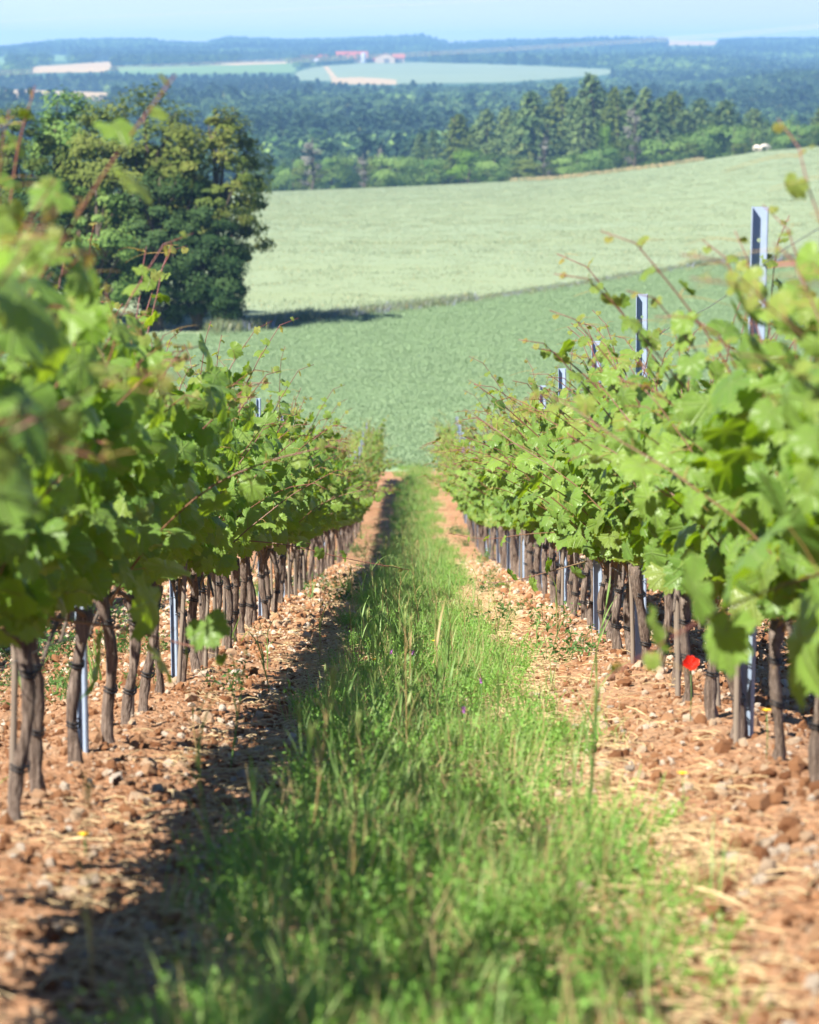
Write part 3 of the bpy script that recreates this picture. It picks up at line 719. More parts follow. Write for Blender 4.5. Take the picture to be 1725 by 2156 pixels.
def herb(seed, n_stem, hgt, spread, lf, mat='herb', nl=16):
    """low vetch or clover cushion: wiry stems with pairs of narrow leaflets"""
    q = np.random.default_rng(seed); b = MB(); CC = []; NN = []; SS = []; GG = []
    for k in range(n_stem):
        a = q.uniform(0, 6.28); L = hgt * q.uniform(.6, 1.25); rr = spread * q.random() ** .5; p0 = np.array([math.cos(a) * rr, math.sin(a) * rr, 0]); d = np.array([math.cos(a) * .45, math.sin(a) * .45, 1.0]) + q.normal(0, .2, 3)
        d /= np.linalg.norm(d); g = q.random()
        b.add(*tube(np.array([p0, p0 + d * L * .5, p0 + d * L + q.normal(0, .01, 3)]), .0012, 3, False), 0, (0, g, 0))
        t = q.random(nl) * .85 + .15; C = p0 + d * L * t[:, None] + q.normal(0, lf * .9, (nl, 3)); C[:, 2] = np.maximum(C[:, 2], .005)
        CC.append(C); NN.append(nrm(rand_dirs(nl, q) * .8 + np.array([0, 0, .8]))); SS.append(lf * q.uniform(.7, 1.4, nl)); GG.append(np.clip(g + q.normal(0, .15, nl), 0, 1))
    C = np.concatenate(CC); V, F = leaf_quads(C, np.concatenate(NN), np.concatenate(SS), q, .42); g = np.concatenate(GG)
    b.add(V, F, 0, np.repeat(np.stack([g * 0, g, g * 0], -1), 4, 0), smooth=False)
    return b.mesh('herb', M[mat])
r = np.random.default_rng(17)
def strip_points(n, y0, y1, keep):
    """random points in the alley, rejected by keep(x, y)"""
    x = r.uniform(-1.0, 1.0, n); y = r.uniform(y0, y1, n); ok = keep(x, y) > r.random(n); return x[ok], y[ok]
def edge(y, s): return .06 * np.sin(y * 1.3 + s) + .12 * (vnoise(y * .9, y * 0 + s, 4) - .5) + .10 * (vnoise(y * 3.1, y * 0 + s, 8) - .5)
def grass_mask(x, y):
    lo = -.36 + edge(y, 1.0); hi = .50 + edge(y, 5.0)
    m = np.clip((x - lo + .06) / .18, 0, 1) ** 1.5 * np.clip((hi + .12 - x) / .34, 0, 1) ** 1.5
    gaps = np.clip((vnoise(x * 4.5 + 3, y * 1.6, 12) - .36) * 3.2, 0.06, 1)
    gaps = np.maximum(gaps, .45 * np.clip((14 - y) / 4, 0, 1))
    rightbare = 1 - .42 * np.clip((x - .05) / .3, 0, 1)
    return m * gaps * rightbare
def put(name, x, y, src, s0, s1, label, cat, tilt=.12, dz=0.0, kz=None):
    n = len(x); s = r.uniform(s0, s1, n); s = s if kz is None else s * kz(x, y)
    scatter(name, np.stack([x, y, soil_z(x, y) + dz], -1), np.stack([r.normal(0, tilt, n), r.normal(0, tilt, n), r.uniform(0, 6.28, n)], -1), s, src, label, cat)
gx, gy = strip_points(60000, 3.4, 84, grass_mask)
grass_src = [tuft(300 + k, 17, .06, .18 + .03 * (k % 3), .0036, .045, 'grass', .28) for k in range(7)]
put("grass", gx[: int(len(gx) * .46)], gy[: int(len(gy) * .46)], grass_src, .7, 1.3, "fresh green grass growing along the middle of the alley", "grass", .15)
herb_src = [herb(320 + k, 10, .10, .05, .0115, 'herb', 22) for k in range(6)]
hx, hy = strip_points(15500, 3.4, 84, grass_mask)
put("vetch_undergrowth", hx, hy, herb_src, .7, 1.45, "low leafy vetch and clover mixed into the alley grass", "ground cover", .2)
# taller grass stalks
def stalk(seed):
    q = random.Random(seed); b = MB(); L = q.uniform(.2, .42); lean = q.uniform(0, .18); az = q.uniform(0, 6.28); d = np.array([math.cos(az) * math.sin(lean), math.sin(az) * math.sin(lean), math.cos(lean)])
    dry = 1.0 if q.random() < .12 else 0.0
    P = np.array([d * L * t + np.array([0, 0, 0]) for t in (-.05, .3, .65, 1)]); b.add(*tube(P, [.0022, .002, .0016, .0011], 4, False), 0, (dry, .6, 0))
    for t in (.15, .35, .55, .8):
        blade(b, d * L * t, q.uniform(0, 6.28), q.uniform(.09, .18), .0062, q.uniform(.1, .5), q.uniform(.3, 1.6), (dry * q.random(), q.random(), 0), seg=5)
    if q.random() < .5:
        for k in range(10): blade(b, d * L * (.94 + .012 * k), q.uniform(0, 6.28), .035, .005, .25, .2, (.25, .7, 0), seg=2)
    return b.mesh('stalk', M['grass'])
sx_, sy_ = strip_points(1700, 4.6, 80, lambda x, y: np.maximum(grass_mask(x, y), .05 * (np.abs(x) < .75)))
put("tall_grass", sx_, sy_, [stalk(340 + k) for k in range(9)], .7, 1.25, "taller loose grass stalks standing above the alley sward", "grass", .08)
# cut straw lying along the edges
def straw(seed):
    q = random.Random(seed); b = MB()
    for _ in range(6):
        a = q.uniform(0, 6.28); c = np.array([q.uniform(-.06, .06), q.uniform(-.06, .06), q.uniform(.006, .02)]); L = q.uniform(.02, .09); d = np.array([math.cos(a), math.sin(a), q.uniform(-.12, .12)])
        b.add(*tube(np.array([c - d * L / 2, c + np.array([0, 0, .004]), c + d * L / 2]), q.uniform(.0008, .0016), 4, False), 0, (0, q.random(), 0))
    return b.mesh('straw', M['straw'])
def straw_mask(x, y):
    e = np.exp(-((np.abs(x) - .5) / .2) ** 2) * np.where(x > 0, 1.0, .75); return np.clip(e * (.35 + .9 * vnoise(x * 5, y * 2, 41)) + np.where(x > 0, .45, .2) * (np.abs(x) < .55) + .05, 0, 1) * np.where(y > 45, .5, 1)
tx, ty = strip_points(17000, 3.4, 80, straw_mask)
put("straw", tx, ty, [straw(360 + k) for k in range(8)], .7, 1.5, "dry cut straw lying between the soil and the grass", "straw", .08, .004)
# clods and limestone chips
def rock(seed, sub):
    import bmesh
    bm = bmesh.new(); bmesh.ops.create_icosphere(bm, subdivisions=sub, radius=1); q = np.random.default_rng(seed); st = q.uniform(.6, 1.25, 3); st[2] *= .75
    pl = rand_dirs(7, q); pd = q.uniform(.55, .85, 7)
    for v in bm.verts:
        p = np.array(v.co)
        for nn, dd in zip(pl, pd):
            k = p @ nn
            if k > dd: p = p - nn * (k - dd)
        p = p * (1 + q.normal(0, .05)) * st; v.co = p
    me = bpy.data.meshes.new('clod'); bm.to_mesh(me); bm.free(); me.materials.append(M['clod']); return me
rocks = [rock(380 + k, 1 if k < 5 else 2) for k in range(9)]
n = 120000; cx = r.uniform(-2.6, 2.6, n); cyy = 3.2 + (r.random(n) ** 1.3) * 40
keep = (np.abs(cx) > .35) | (r.random(n) < .25); keep &= r.random(n) < (.35 + .9 * vnoise(cx * 2.3, cyy * 2.3, 51)); cx, cyy = cx[keep], cyy[keep]; n = len(cx)
cs = np.clip(r.lognormal(math.log(.0074), .6, n), .003, .036) * (1 + .25 * (cyy > 20))
scatter("clods", np.stack([cx, cyy, soil_z(cx, cyy) + cs * .25], -1), r.uniform(0, 6.28, (n, 3)), cs, rocks, "loose clods and limestone chips covering the tilled soil", "clods")
# small weeds on the soil strips
wx = r.uniform(-3.0, 3.0, 1500); wy = 4 + r.random(1500) ** 1.1 * 60; k = (np.abs(wx) > .45) & (vnoise(wx * 1.5, wy * .7, 61) > .64) & ((wy > 11) | (np.abs(wx) > 1.1) | (r.random(len(wx)) < .15)); wx, wy = wx[k], wy[k]
put("weeds", wx, wy, [herb(400 + k, 7, .10, .06, .022, 'weedleaf', 13) for k in range(5)] + [tuft(410 + k, 9, .06, .2, .007, .03, 'grass', .05, .7) for k in range(3)], .7, 1.7, "small green weeds sprouting on the bare soil", "weeds", .15)
# verge of cornflowers and rough grass between the two fields
M['verge'] = mat_blade("verge grass", (.14, .20, .10), (.24, .31, .18), (.2, .26, .12)); M['blue'] = mat_blade("cornflower", (.26, .31, .46), (.40, .43, .58), (.2, .25, .4))
n = 5200; vu = r.uniform(440, 1900, n); vd = bound_d(vu) + r.normal(0, .8, n); vx = to_x(vu, vd)
scatter("field_verge", np.stack([vx, vd, terr(vx, vd)], -1), np.stack([vx * 0, vx * 0, r.uniform(0, 6.28, n)], -1), r.uniform(.8, 1.9, n) * (1 - .35 * (vu > 1000) * (vu < 1450)) * np.where(vu < 660, .8, .58),
        [tuft(430 + k, 22, .2, .6, .03, .22, 'verge' if k < 5 else 'blue', .1) for k in range(6)], "rough grassy verge with blue flowers dividing the two fields", "verge")
# standing crop on both fields
M['pea'] = mat_blade("pea leaf", (.235, .325, .175), (.28, .385, .215), (.25, .37, .18), .35)
M['barley'] = mat_blade("barley ear", (.215, .285, .17), (.285, .345, .215), (.3, .34, .18), .35)
def crop_points(n, d0, d1, f):
    d = (r.random(n) * (d1 ** 2 - d0 ** 2) + d0 ** 2) ** .5; u = r.uniform(-250, 2000, n); ok = f(u, d); return to_x(u[ok], d[ok]), d[ok]
px_, py_ = crop_points(62000, 82.5, 218, lambda u, d: (d < bound_d(u) - .8) & ~((u > 1568) & (u < 1728) & (d > bound_d(u) - 10))); n = len(px_)
scatter("pea_crop", np.stack([px_, py_, terr(px_, py_)], -1), np.stack([px_ * 0, px_ * 0, r.uniform(0, 6.28, n)], -1), r.uniform(.75, 1.15, n) * (.85 + .3 * vnoise(px_ * .5, py_ * .25, 71)),
        [herb(440 + k, 12, .13, .22, .055, 'pea', 9) for k in range(5)], "blue-green leafy crop covering the hollow field", "crop")
px_, py_ = crop_points(34000, 130, 558, lambda u, d: d > bound_d(u) + .8); n = len(px_)
scatter("barley_crop", np.stack([px_, py_, terr(px_, py_)], -1), np.stack([px_ * 0, px_ * 0, r.uniform(0, 6.28, n)], -1), r.uniform(.8, 1.2, n) * (.7 + .6 * vnoise(px_ * .03 + py_ * .02, py_ * .12, 72)),
        [tuft(450 + k, 22, .07, .16, .035, .8, 'barley', .06, .4, .7) for k in range(5)], "pale standing barley covering the upper field", "crop")
n = 700; vu = r.uniform(1080, 1480, n); vd = r.uniform(552, 563, n); vx = to_x(vu, vd)
scatter("dry_grass_margin", np.stack([vx, vd, terr(vx, vd)], -1), np.stack([vx * 0, vx * 0, r.uniform(0, 6.28, n)], -1), r.uniform(.8, 1.6, n),
        [tuft(470 + k, 22, .25, .6, .05, .5, 'straw' if k < 1 else 'verge', .3) for k in range(4)], "tan dry grass margin under the wood at the top of the pale field", "dry grass")
# red bare earth where the verge widens
b = MB(); uu = np.linspace(1570, 1725, 30); rows = []
for k, f in enumerate((0, .5, 1)):
    dd = bound_d(uu) - 1.2 - 8.5 * f * np.sin(np.clip((uu - 1568) / 160, 0, 1) * math.pi) ** .6; xx = to_x(uu, dd); rows.append(np.stack([xx, dd, terr(xx, dd) + .06], -1))
b.add(np.concatenate(rows), grid_faces(3, 30)); tag(b.build("bare_earth_strip", M['red_soil']), "strip of bare red earth at the corner of the two fields", "earth", kind='structure')

# ---------------------------------------------------------------- vines
def leaf_shape(seed):
    q = np.random.default_rng(seed)
    ka = np.array([0, 27, 50, 80, 112, 148, 170, 180.]); kr = np.array([1, .82, .95, .77, .85, .72, .44, .12]) * q.uniform(.94, 1.06, 8)
    n = 44; a = np.linspace(-180, 180, n, endpoint=False) + 180 / n; rr = np.interp(np.abs(a), ka, kr)
    rr *= 1 + .07 * np.where(np.arange(n) % 2 == 0, 1, -1) * (np.abs(a) < 165); ar = np.radians(a)
    O = np.stack([np.sin(ar) * rr, np.cos(ar) * rr], -1)
    m = 22; ai = np.radians(np.linspace(-180, 180, m, endpoint=False) + 180 / m); ri = np.interp(np.degrees(np.abs(ai)), ka, kr) * .55
    I = np.stack([np.sin(ai) * ri, np.cos(ai) * ri], -1)
    P2 = np.concatenate([[[0, 0]], I, O]); R_ = np.linalg.norm(P2, axis=1); A_ = np.arctan2(np.abs(P2[:, 0]), P2[:, 1])
    droop = q.uniform(.12, .42); cup = q.uniform(-.25, .35)
    pp = np.abs(((np.degrees(A_) / 54) % 1) - .5) * 2      # 1 on the main veins
    z = -droop * R_ ** 2 * np.clip(np.cos(A_) * .7 + .5, 0, 1.2) + cup * P2[:, 0] ** 2 - .17 * pp * R_ + q.normal(0, .012, len(P2)) * R_
    z += q.uniform(-.12, .12) * np.sin(P2[:, 0] * 4 + q.uniform(0, 6)) * R_
    F = [np.array([[0, 1 + (k + 1) % m, 1 + k] for k in range(m)])]
    T = []
    for k in range(m):
        i0, i1 = 1 + k, 1 + (k + 1) % m; o0 = 1 + m + 2 * k; o1 = 1 + m + (2 * k + 1); o2 = 1 + m + (2 * k + 2) % n
        T += [[i0, o1, o0], [i0, i1, o1], [i1, o2, o1]]
    F.append(np.array(T)); F = [f[:, ::-1] for f in F]
    return np.stack([P2[:, 0], P2[:, 1], z], -1), np.concatenate(F), P2
LEAVES = [leaf_shape(500 + k) for k in range(7)]
def place_leaves(b, Pn, Nn, Tn, S, R1, G, q, zmin=.55):
    """Pn junctions, Nn normals, Tn tip directions, S sizes (half length), R1 yellowing, G lightness"""
    Nn = nrm(Nn); Tn = nrm(Tn - (Tn * Nn).sum(1, keepdims=True) * Nn); X_ = np.cross(Tn, Nn); Pn = np.array(Pn, float); low = Pn[:, 2] + np.minimum(Tn[:, 2], 0) * S; Pn[:, 2] += np.where((Pn[:, 2] > .35) | True, np.clip(zmin - low, 0, .3), 0); pick = q.integers(0, len(LEAVES), len(Pn))
    for k, (LV, LF, UV) in enumerate(LEAVES):
        s = np.where(pick == k)[0]
        if not len(s): continue
        Rm = np.stack([X_[s], Tn[s], Nn[s]], 1)       # rows are axes
        V = np.einsum('vk,nkj->nvj', LV, Rm) * S[s][:, None, None] + Pn[s][:, None, :]; nv = len(LV)
        F = (LF[None] + (np.arange(len(s)) * nv)[:, None, None]).reshape(-1, 3)
        c = np.repeat(np.stack([R1[s], G[s], G[s] * 0], -1), nv, 0); b.add(V.reshape(-1, 3), F, 0, c, np.tile(UV, (len(s), 1)))
def shoot_path(q, base, side, lean, L, drop=0.0):
    n = 14; P = [np.array(base, float)]; d = nrm(np.array([side * lean, q.normal(0, .22), 1.0])); step = L / (n - 1); curve = q.normal(0, .05, 2)
    for k in range(n - 1):
        t = k / (n - 1); d = nrm(d + np.array([side * lean * .07 + curve[0], curve[1], -.05 * lean - drop * .16 - (.55 * (t > .86))]) + q.normal(0, .045, 3)); P.append(P[-1] + d * step)
    return np.array(P)
def tendril(b, p, q, L=.12):
    d = rand_dirs(1, q)[0]; d[2] = abs(d[2]) * .5; u_ = nrm(np.cross(d, [0, 0, 1.0])); t = np.linspace(0, 1, 8)
    P = p + d * L * t[:, None] + u_ * (np.sin(t * 4) * .25 * L * t)[:, None] + np.array([0, 0, 1]) * (-.3 * L * t ** 2)[:, None]; b.add(*tube(P, np.linspace(.0011, .0006, 8), 3, False), 0, (0, .5, 1))
def shoot_and_leaves(q, P, r0, lb, sb, leafscale=1.0, gap=.074, zmin=.55):
    L = np.linalg.norm(np.diff(P, axis=0), axis=1).sum(); t = np.linspace(0, 1, len(P))
    red = np.clip(.25 + t * .9, 0, 1); col = np.stack([red, red * 0 + .5, red * 0], -1); sb.add(*tube(P, np.linspace(r0, .0014, len(P)), 6), 0, np.repeat(col, 6, 0))
    m = max(4, int(L / gap)); f = (np.arange(m) + .6) / m; C = np.stack([np.interp(f, t, P[:, k]) for k in range(3)], -1); D = nrm(np.stack([np.interp(f, t, np.gradient(P[:, k])) for k in range(3)], -1))
    sg = np.where(np.arange(m) % 2 == 0, 1, -1)[:, None]; lat = nrm(np.cross(D, nrm(rand_dirs(1, q) * .5 + np.array([[0, .3, .2]])))) * sg
    S = .076 * leafscale * (1 - .86 * f ** 2.3) * q.uniform(.72, 1.15, m); S[-1] = .014; S[-2] = .022
    pl = S * q.uniform(.7, 1.2, m); J = C + nrm(lat + D * .45 + np.array([0, 0, .15]) + q.normal(0, .25, (m, 3))) * pl[:, None]
    xo = J[:, 0:1]; out = np.concatenate([np.clip(xo * 3, -.65, .65) - .12, J[:, 0:1] * 0 - .5, J[:, 0:1] * 0 + .72], 1)
    Nn = out + q.normal(0, .62, (m, 3)); Tn = nrm(J - C) * .5 + np.array([0, 0, -.8]) + q.normal(0, .35, (m, 3))
    young = np.clip((f - .72) / .28, 0, 1); R1 = np.clip(young ** 1.4 * q.uniform(.25, 1.15, m) + (q.random(m) < .07) * .25, 0, 1); G = np.clip(.28 + .45 * f + q.normal(0, .27, m), 0, 1)
    place_leaves(lb, J, Nn, Tn, S, R1, G, q, zmin)
    for a, c in zip(C, J):
        lb.add(*tube(np.array([a, (a + c) / 2 + [0, 0, .006], c]), [.0017, .0013, .0011], 3, False), 1)
    for k in range(m // 2, m, 2):
        if q.random() < .6: tendril(sb, C[k], q, q.uniform(.08, .18))
    return C
def vine_parts(seed):
    q = np.random.default_rng(seed); out = {}
    # trunk: leaning, swollen at foot and head, stringy bark ridges
    n = 22; zz = np.linspace(-.08, .46, n); wob = np.stack([.014 * np.sin(zz * q.uniform(8, 14) + q.uniform(0, 6)), .03 * np.sin(zz * q.uniform(4, 8) + q.uniform(0, 6))], -1) + np.outer(zz, q.normal(0, .065, 2))
    wob -= wob[3]; P = np.stack([wob[:, 0], wob[:, 1], zz], -1); R = .0168 * q.uniform(.85, 1.2) * (1 + .45 * np.exp(-((zz + .03) / .05) ** 2) + .45 * np.exp(-((zz - .44) / .05) ** 2) + .12 * np.sin(zz * 31 + q.uniform(0, 6)))
    V, F = tube(P, R, 16); VV_ = V.reshape(n, 16, 3); an = np.arange(16)
    ridge = 1 + .17 * (vnoise(an[None, :] * .8 + 0 * zz[:, None], zz[:, None] * 7 + 0 * an[None, :], seed) - .5) * 2 + .08 * q.normal(size=(n, 16)); VV_ = P[:, None] + (VV_ - P[:, None]) * ridge[..., None]
    b = MB(); b.add(VV_.reshape(-1, 3), F); out['trunk'] = b.mesh('trunk', M['bark']); head = P[-1]
    # cane tied along the lower wire
    t = np.linspace(0, 1, 10); sgn = 1 if q.random() < .5 else -1; C = np.stack([head[0] * (1 - t), head[1] + sgn * .82 * t, head[2] - .02 + .08 * np.sin(t * 3.0)], -1); b = MB(); b.add(*tube(C, np.linspace(.009, .005, 10), 7)); out['cane'] = b.mesh('cane', M['bark'])
    out['tie'] = []
    for z0 in (q.uniform(.10, .2), q.uniform(.28, .37)):
        b = MB(); k = np.interp(z0, zz, np.arange(n)); c = P[int(k)]; rr = R[int(k)] * 1.12 + .002
        for dz in (-.007, .004):
            a = np.linspace(0, 2 * math.pi, 17)[:-1]; ring = np.stack([c[0] + np.cos(a) * rr * 1.05, c[1] + .012 + np.sin(a) * (rr + .014), z0 + dz + .004 * np.sin(a * 2)], -1)
            Vt, Ft = tube(np.concatenate([ring, ring[:1]]), .0032, 5, False); b.add(Vt, Ft)
        out['tie'].append(b.mesh('tie', M['tie']))
    lb = MB(); out['shoot'] = []; allsh = MB()
    ns = 11
    for k in range(ns):
        y0 = -.46 + .92 * (k + q.uniform(.1, .9)) / ns; side = 1 if k % 2 else -1; lean = abs(q.normal(.18, .16)) if k % 3 else q.uniform(.2, .42)
        L = q.uniform(.82, 1.12) if lean < .3 else q.uniform(.7, 1.05)
        if k in (4, 7): L *= 1.16; lean *= .4
        if k == 10: L *= 1.05; lean = .3
        Pp = shoot_path(q, (q.normal(0, .02), y0, .47 + q.normal(0, .02)), side, lean, L); sb = MB(); st = q.bit_generator.state
        shoot_and_leaves(q, Pp, .0038, lb, sb); out['shoot'].append(sb.mesh('shoot', M['shoot']))
        q.bit_generator.state = st; shoot_and_leaves(q, Pp, .0038, MB(), allsh)
    # side-shoot leaves that fill the hedge
    m = 95; ph = q.uniform(0, 6.28); z = .52 + .62 * q.random(m) ** 1.15; hw = .10 + .24 * np.clip((z - .5) / .5, 0, 1); x_ = q.uniform(-1, 1, m); x_ = np.sign(x_) * np.abs(x_) ** .6 * hw; y_ = q.uniform(-.52, .52, m)
    J = np.stack([x_, y_, z + .04 * np.sin(y_ * 9 + ph)], -1); o_ = np.stack([np.clip(x_ * 3, -.7, .7) - .1, x_ * 0 - .5, x_ * 0 + .6], -1)
    place_leaves(lb, J, o_ + q.normal(0, .68, (m, 3)), np.stack([x_ * 1.2, x_ * 0, x_ * 0 - .9], -1) + q.normal(0, .38, (m, 3)), q.uniform(.042, .082, m), np.clip(q.normal(-.05, .12, m), 0, 1), np.clip(q.normal(.34, .28, m), 0, 1), q)
    out['foliage'] = lb.mesh('foliage', [M['leaf'], M['petiole']])
    return out, lb, allsh
VINES = []
for k in range(12):
    out_, lb, allsh = vine_parts(700 + k * 13)
    fb = MB(); fb.V = list(lb.V); fb.F = list(lb.F); fb.n = lb.n
    for (V, c, u_), in [(v,) for v in allsh.V]: fb.V.append((V, c, u_))
    for f, mt, sm in allsh.F: fb.F.append((f + lb.n, 2, sm))
    out_['far'] = fb.mesh('foliage', [M['leaf'], M['petiole'], M['shoot']]); VINES.append(out_)
ROWX = {'left': -1.0, 'right': 1.0}
def add_vine(rowname, k, x, y, kz, full, label, group):
    q = random.Random(k * 7919 + (1 if x > 0 else 0) + int(abs(x) * 10)); v = VINES[q.randrange(len(VINES))]
    s = q.uniform(.93, 1.08); o = empty("grapevine", (x + q.uniform(-.025, .025), y, float(soil_z(np.array([x]), np.array([y]))[0])), q.uniform(-.12, .12))
    o.scale = (s * 1.0, s, s * kz); tag(o, label, "grapevine", group)
    link('trunk', v['trunk'], o)
    if full:
        link('cane', v['cane'], o); link('foliage', v['foliage'], o)
        for me in v['shoot']: link('shoot', me, o)
        for me in v['tie']: link('tie', me, o)
    else: link('foliage', v['far'], o)
    return o
SP = .88
for rn, X0 in ROWX.items():
    y = 3.75 if rn == 'left' else 4.05; k = 0
    while y < 79:
        full = y < 31
        lab = f"leafy grapevine in the {rn} row, {ORD[k]} from the camera end" if k < 28 else f"small distant grapevine merging into the far end of the {rn} row"
        add_vine(rn, k, X0, y, 1.03 if rn == 'left' else (.82 if y < 6.5 else .93 if y < 20 else 1.02), full, lab, f"grapevines of the {rn} row"); k += 1; y += SP * random.uniform(.96, 1.04)
for rn, X0 in (('left', -3.15), ('right', 3.15)):
    y = 13.0
    for k in range(20):
        add_vine('next ' + rn, k, X0, y, 1.0, False, f"grapevine standing in the next row beyond the {rn} row", f"grapevines beyond the {rn} row"); y += SP

# feature shoots reaching into the alley: parts of the vines they grow from
def feature_shoot(x, y, shoots):
    v = min((o for o in bpy.data.objects if o.name.startswith('grapevine') and abs(o.location.x - x) < .3), key=lambda o: abs(o.location.y - y))
    z = float(soil_z(np.array([x]), np.array([y]))[0]); inv = Matrix.LocRotScale(v.location, v.rotation_euler, v.scale).inverted() @ Matrix.Translation((x, y, z))
    lb = MB(); q = np.random.default_rng(int(y * 100))
    for P, ls, gap in shoots:
        sb = MB(); P = np.array(P, float); t = np.linspace(0, 1, len(P)); tt_ = np.linspace(0, 1, 14); P = np.stack([hermite(t, P[:, k], tt_) for k in range(3)], -1)
        shoot_and_leaves(q, P, .0042, lb, sb, ls, gap, -1); c = sb.build('shoot', M['shoot'], v); c.matrix_basis = inv
    c = lb.build('foliage', [M['leaf'], M['petiole']], v); c.matrix_basis = inv
feature_shoot(1.0, 6.6, [([(0, 0, .62), (-.25, -.35, .63), (-.46, -.6, .60), (-.66, -.7, .50)], 1.75, .09)])
feature_shoot(-1.0, 17.5, [([(0, 0, .62), (.35, -.1, .60), (.65, -.1, .53), (.98, -.1, .47)], .75, .11)])
feature_shoot(1.0, 19.0, [([(0, 0, .40), (-.25, 0, .33), (-.45, 0, .28), (-.62, .05, .26)], .9, .10)])
feature_shoot(1.0, 21.0, [([(0, 0, .52), (-.3, 0, .50), (-.55, 0, .47), (-.78, .05, .5)], .85, .10)])
feature_shoot(-1.0, 8.7, [([(0, 0, .5), (.25, -.2, .50), (.45, -.25, .46), (.6, -.3, .44)], 1.25, .09)])
feature_shoot(-1.0, 6.2, [([(.18, 0, .95), (.33, -.05, 1.18), (.46, -.1, 1.38), (.58, -.12, 1.54)], 1.0, .075)])
for yq, xe, he in ((4.1, -.5, 1.32), (4.6, -.56, 1.42), (5.2, -.52, 1.34), (5.8, -.6, 1.46), (6.5, -.62, 1.4), (7.2, -.7, 1.5), (8.0, -.72, 1.44), (8.8, -.7, 1.38)):
    feature_shoot(-1.0, yq, [([(.15, 0, .75), (.22, 0, .98), (.3, 0, 1.18), (xe + 1.0, -.05, he - .13)], 1.2, .048)])
feature_shoot(-1.0, 4.5, [([(.2, 0, .8), (.36, -.1, .98), (.47, -.15, 1.10), (.55, -.15, 1.2)], 1.3, .07), ([(.2, 0, .7), (.36, .1, .82), (.5, .1, .86), (.6, .1, .84)], 1.4, .08)])
feature_shoot(-1.0, 7.6, [([(.05, 0, 1.1), (.1, -.05, 1.4), (.13, -.05, 1.6), (.17, -.05, 1.74)], .8, .09)])
feature_shoot(1.0, 11.5, [([(-.2, 0, .85), (-.35, 0, 1.08), (-.5, 0, 1.22), (-.6, 0, 1.25)], .85, .09)])
feature_shoot(1.0, 15.5, [([(-.2, 0, .8), (-.4, 0, 1.0), (-.6, -.02, 1.18), (-.72, -.02, 1.27)], .8, .09), ([(-.2, .1, .6), (-.42, .1, .78), (-.62, .1, .95), (-.78, .1, 1.02)], .85, .09)])

# trellis posts: galvanised channel open towards the camera, with a hole near the top
def post_mesh(h, W=.050, D_=.032):
    b = MB(); T_ = .0028; hz = h - .10; rr = .0065
    b.add(*box(-W / 2, -W / 2 + T_, -D_, 0, -.25, h), smooth=False); b.add(*box(W / 2 - T_, W / 2, -D_, 0, -.25, h), smooth=False)
    x0, x1 = -W / 2 + T_ + .0003, W / 2 - T_ - .0003
    b.add(*box(x0, x1, -T_, 0, -.25, hz - .012), smooth=False); b.add(*box(x0, x1, -T_, 0, hz + .012, h - .0005), smooth=False)
    for s in (-1, 1):                                     # two cheeks round the hole
        a = np.linspace(-math.pi / 2, math.pi / 2, 8); xe = x0 if s < 0 else x1
        ring = [(xe, hz - .0118), (0, hz - .0118)] + [(s * math.cos(q) * rr, hz + math.sin(q) * rr) for q in a] + [(0, hz + .0118), (xe, hz + .0118)]
        m = len(ring); V = [(p, -T_, z) for p, z in ring] + [(p, 0, z) for p, z in ring]; F = [[i, (i + 1) % m, m + (i + 1) % m, m + i] for i in range(m)]
        b.add(V, [np.array(F), np.array([list(range(m))]), np.array([list(range(m, 2 * m))[::-1]])], smooth=False)
    for k in range(int(h / .11)):                         # pressed lugs for the wires on the left flange
        z = h - .13 - k * .11
        if z < .3: break
        b.add(*box(-W / 2 + T_, -W / 2 + T_ + .0045, -D_ * .75, -D_ * .25, z, z + .042), smooth=False)
    for s in (-1, 1): b.add(*box(s * (W / 2 - T_) - (0 if s < 0 else .009) + (.0 if s < 0 else 0) , s * (W / 2 - T_) + (.009 if s < 0 else 0), -D_ - T_, -D_, -.25, h - .001), smooth=False) if s > 0 else None
    return b.mesh('trellis_post', M['steel'])
PM = {'left': post_mesh(1.50, .030, .022), 'right': post_mesh(1.62)}
PY = {'left': [10.4, 14.7, 18.9, 22.8, 26.9], 'right': [10.25, 14.8, 18.6, 22.6, 26.7]}
for rn, X0 in ROWX.items():
    ys_ = PY[rn] + [PY[rn][-1] + 4.12 * (k + 1) for k in range(12)]
    for k, y in enumerate(ys_):
        x = X0 + (.01 if rn == 'right' else -.03) + random.uniform(-.015, .015)
        o = link("trellis_post", PM[rn]); o.location = (x, y, float(soil_z(np.array([x]), np.array([y]))[0])); o.rotation_euler = (random.uniform(-.02, .02), random.uniform(-.02, .02), random.uniform(-.16, -.06) if rn == 'right' else random.uniform(-.25, -.1))
        if rn == 'left' and k < 2: o.scale = (1, 1, .86)
        lab = f"galvanised metal trellis post, {ORD[k]} from the camera in the {rn} row" if k < 7 else f"small grey post top showing above the far end of the {rn} row"
        tag(o, lab, "post", f"metal posts of the {rn} row")
    for hgt, wn in ((.44, "lowest"), (.98, "middle"), (1.46, "top")):
        yy = np.arange(2.0, 79, .6); q = np.interp(yy, [2] + ys_, [0] * (len(ys_) + 1)); sag = .012 * np.sin(yy * 1.52)
        P = np.stack([np.full_like(yy, X0 + (.005 if rn == 'right' else -.005)), yy, terr(np.full_like(yy, X0), yy) + hgt + sag], -1); b = MB(); b.add(*tube(P, .0016, 5)); tag(b.build("trellis_wire", M['wire']), f"{wn} trellis wire running through the {rn} row of vines", "wire", "trellis wires")

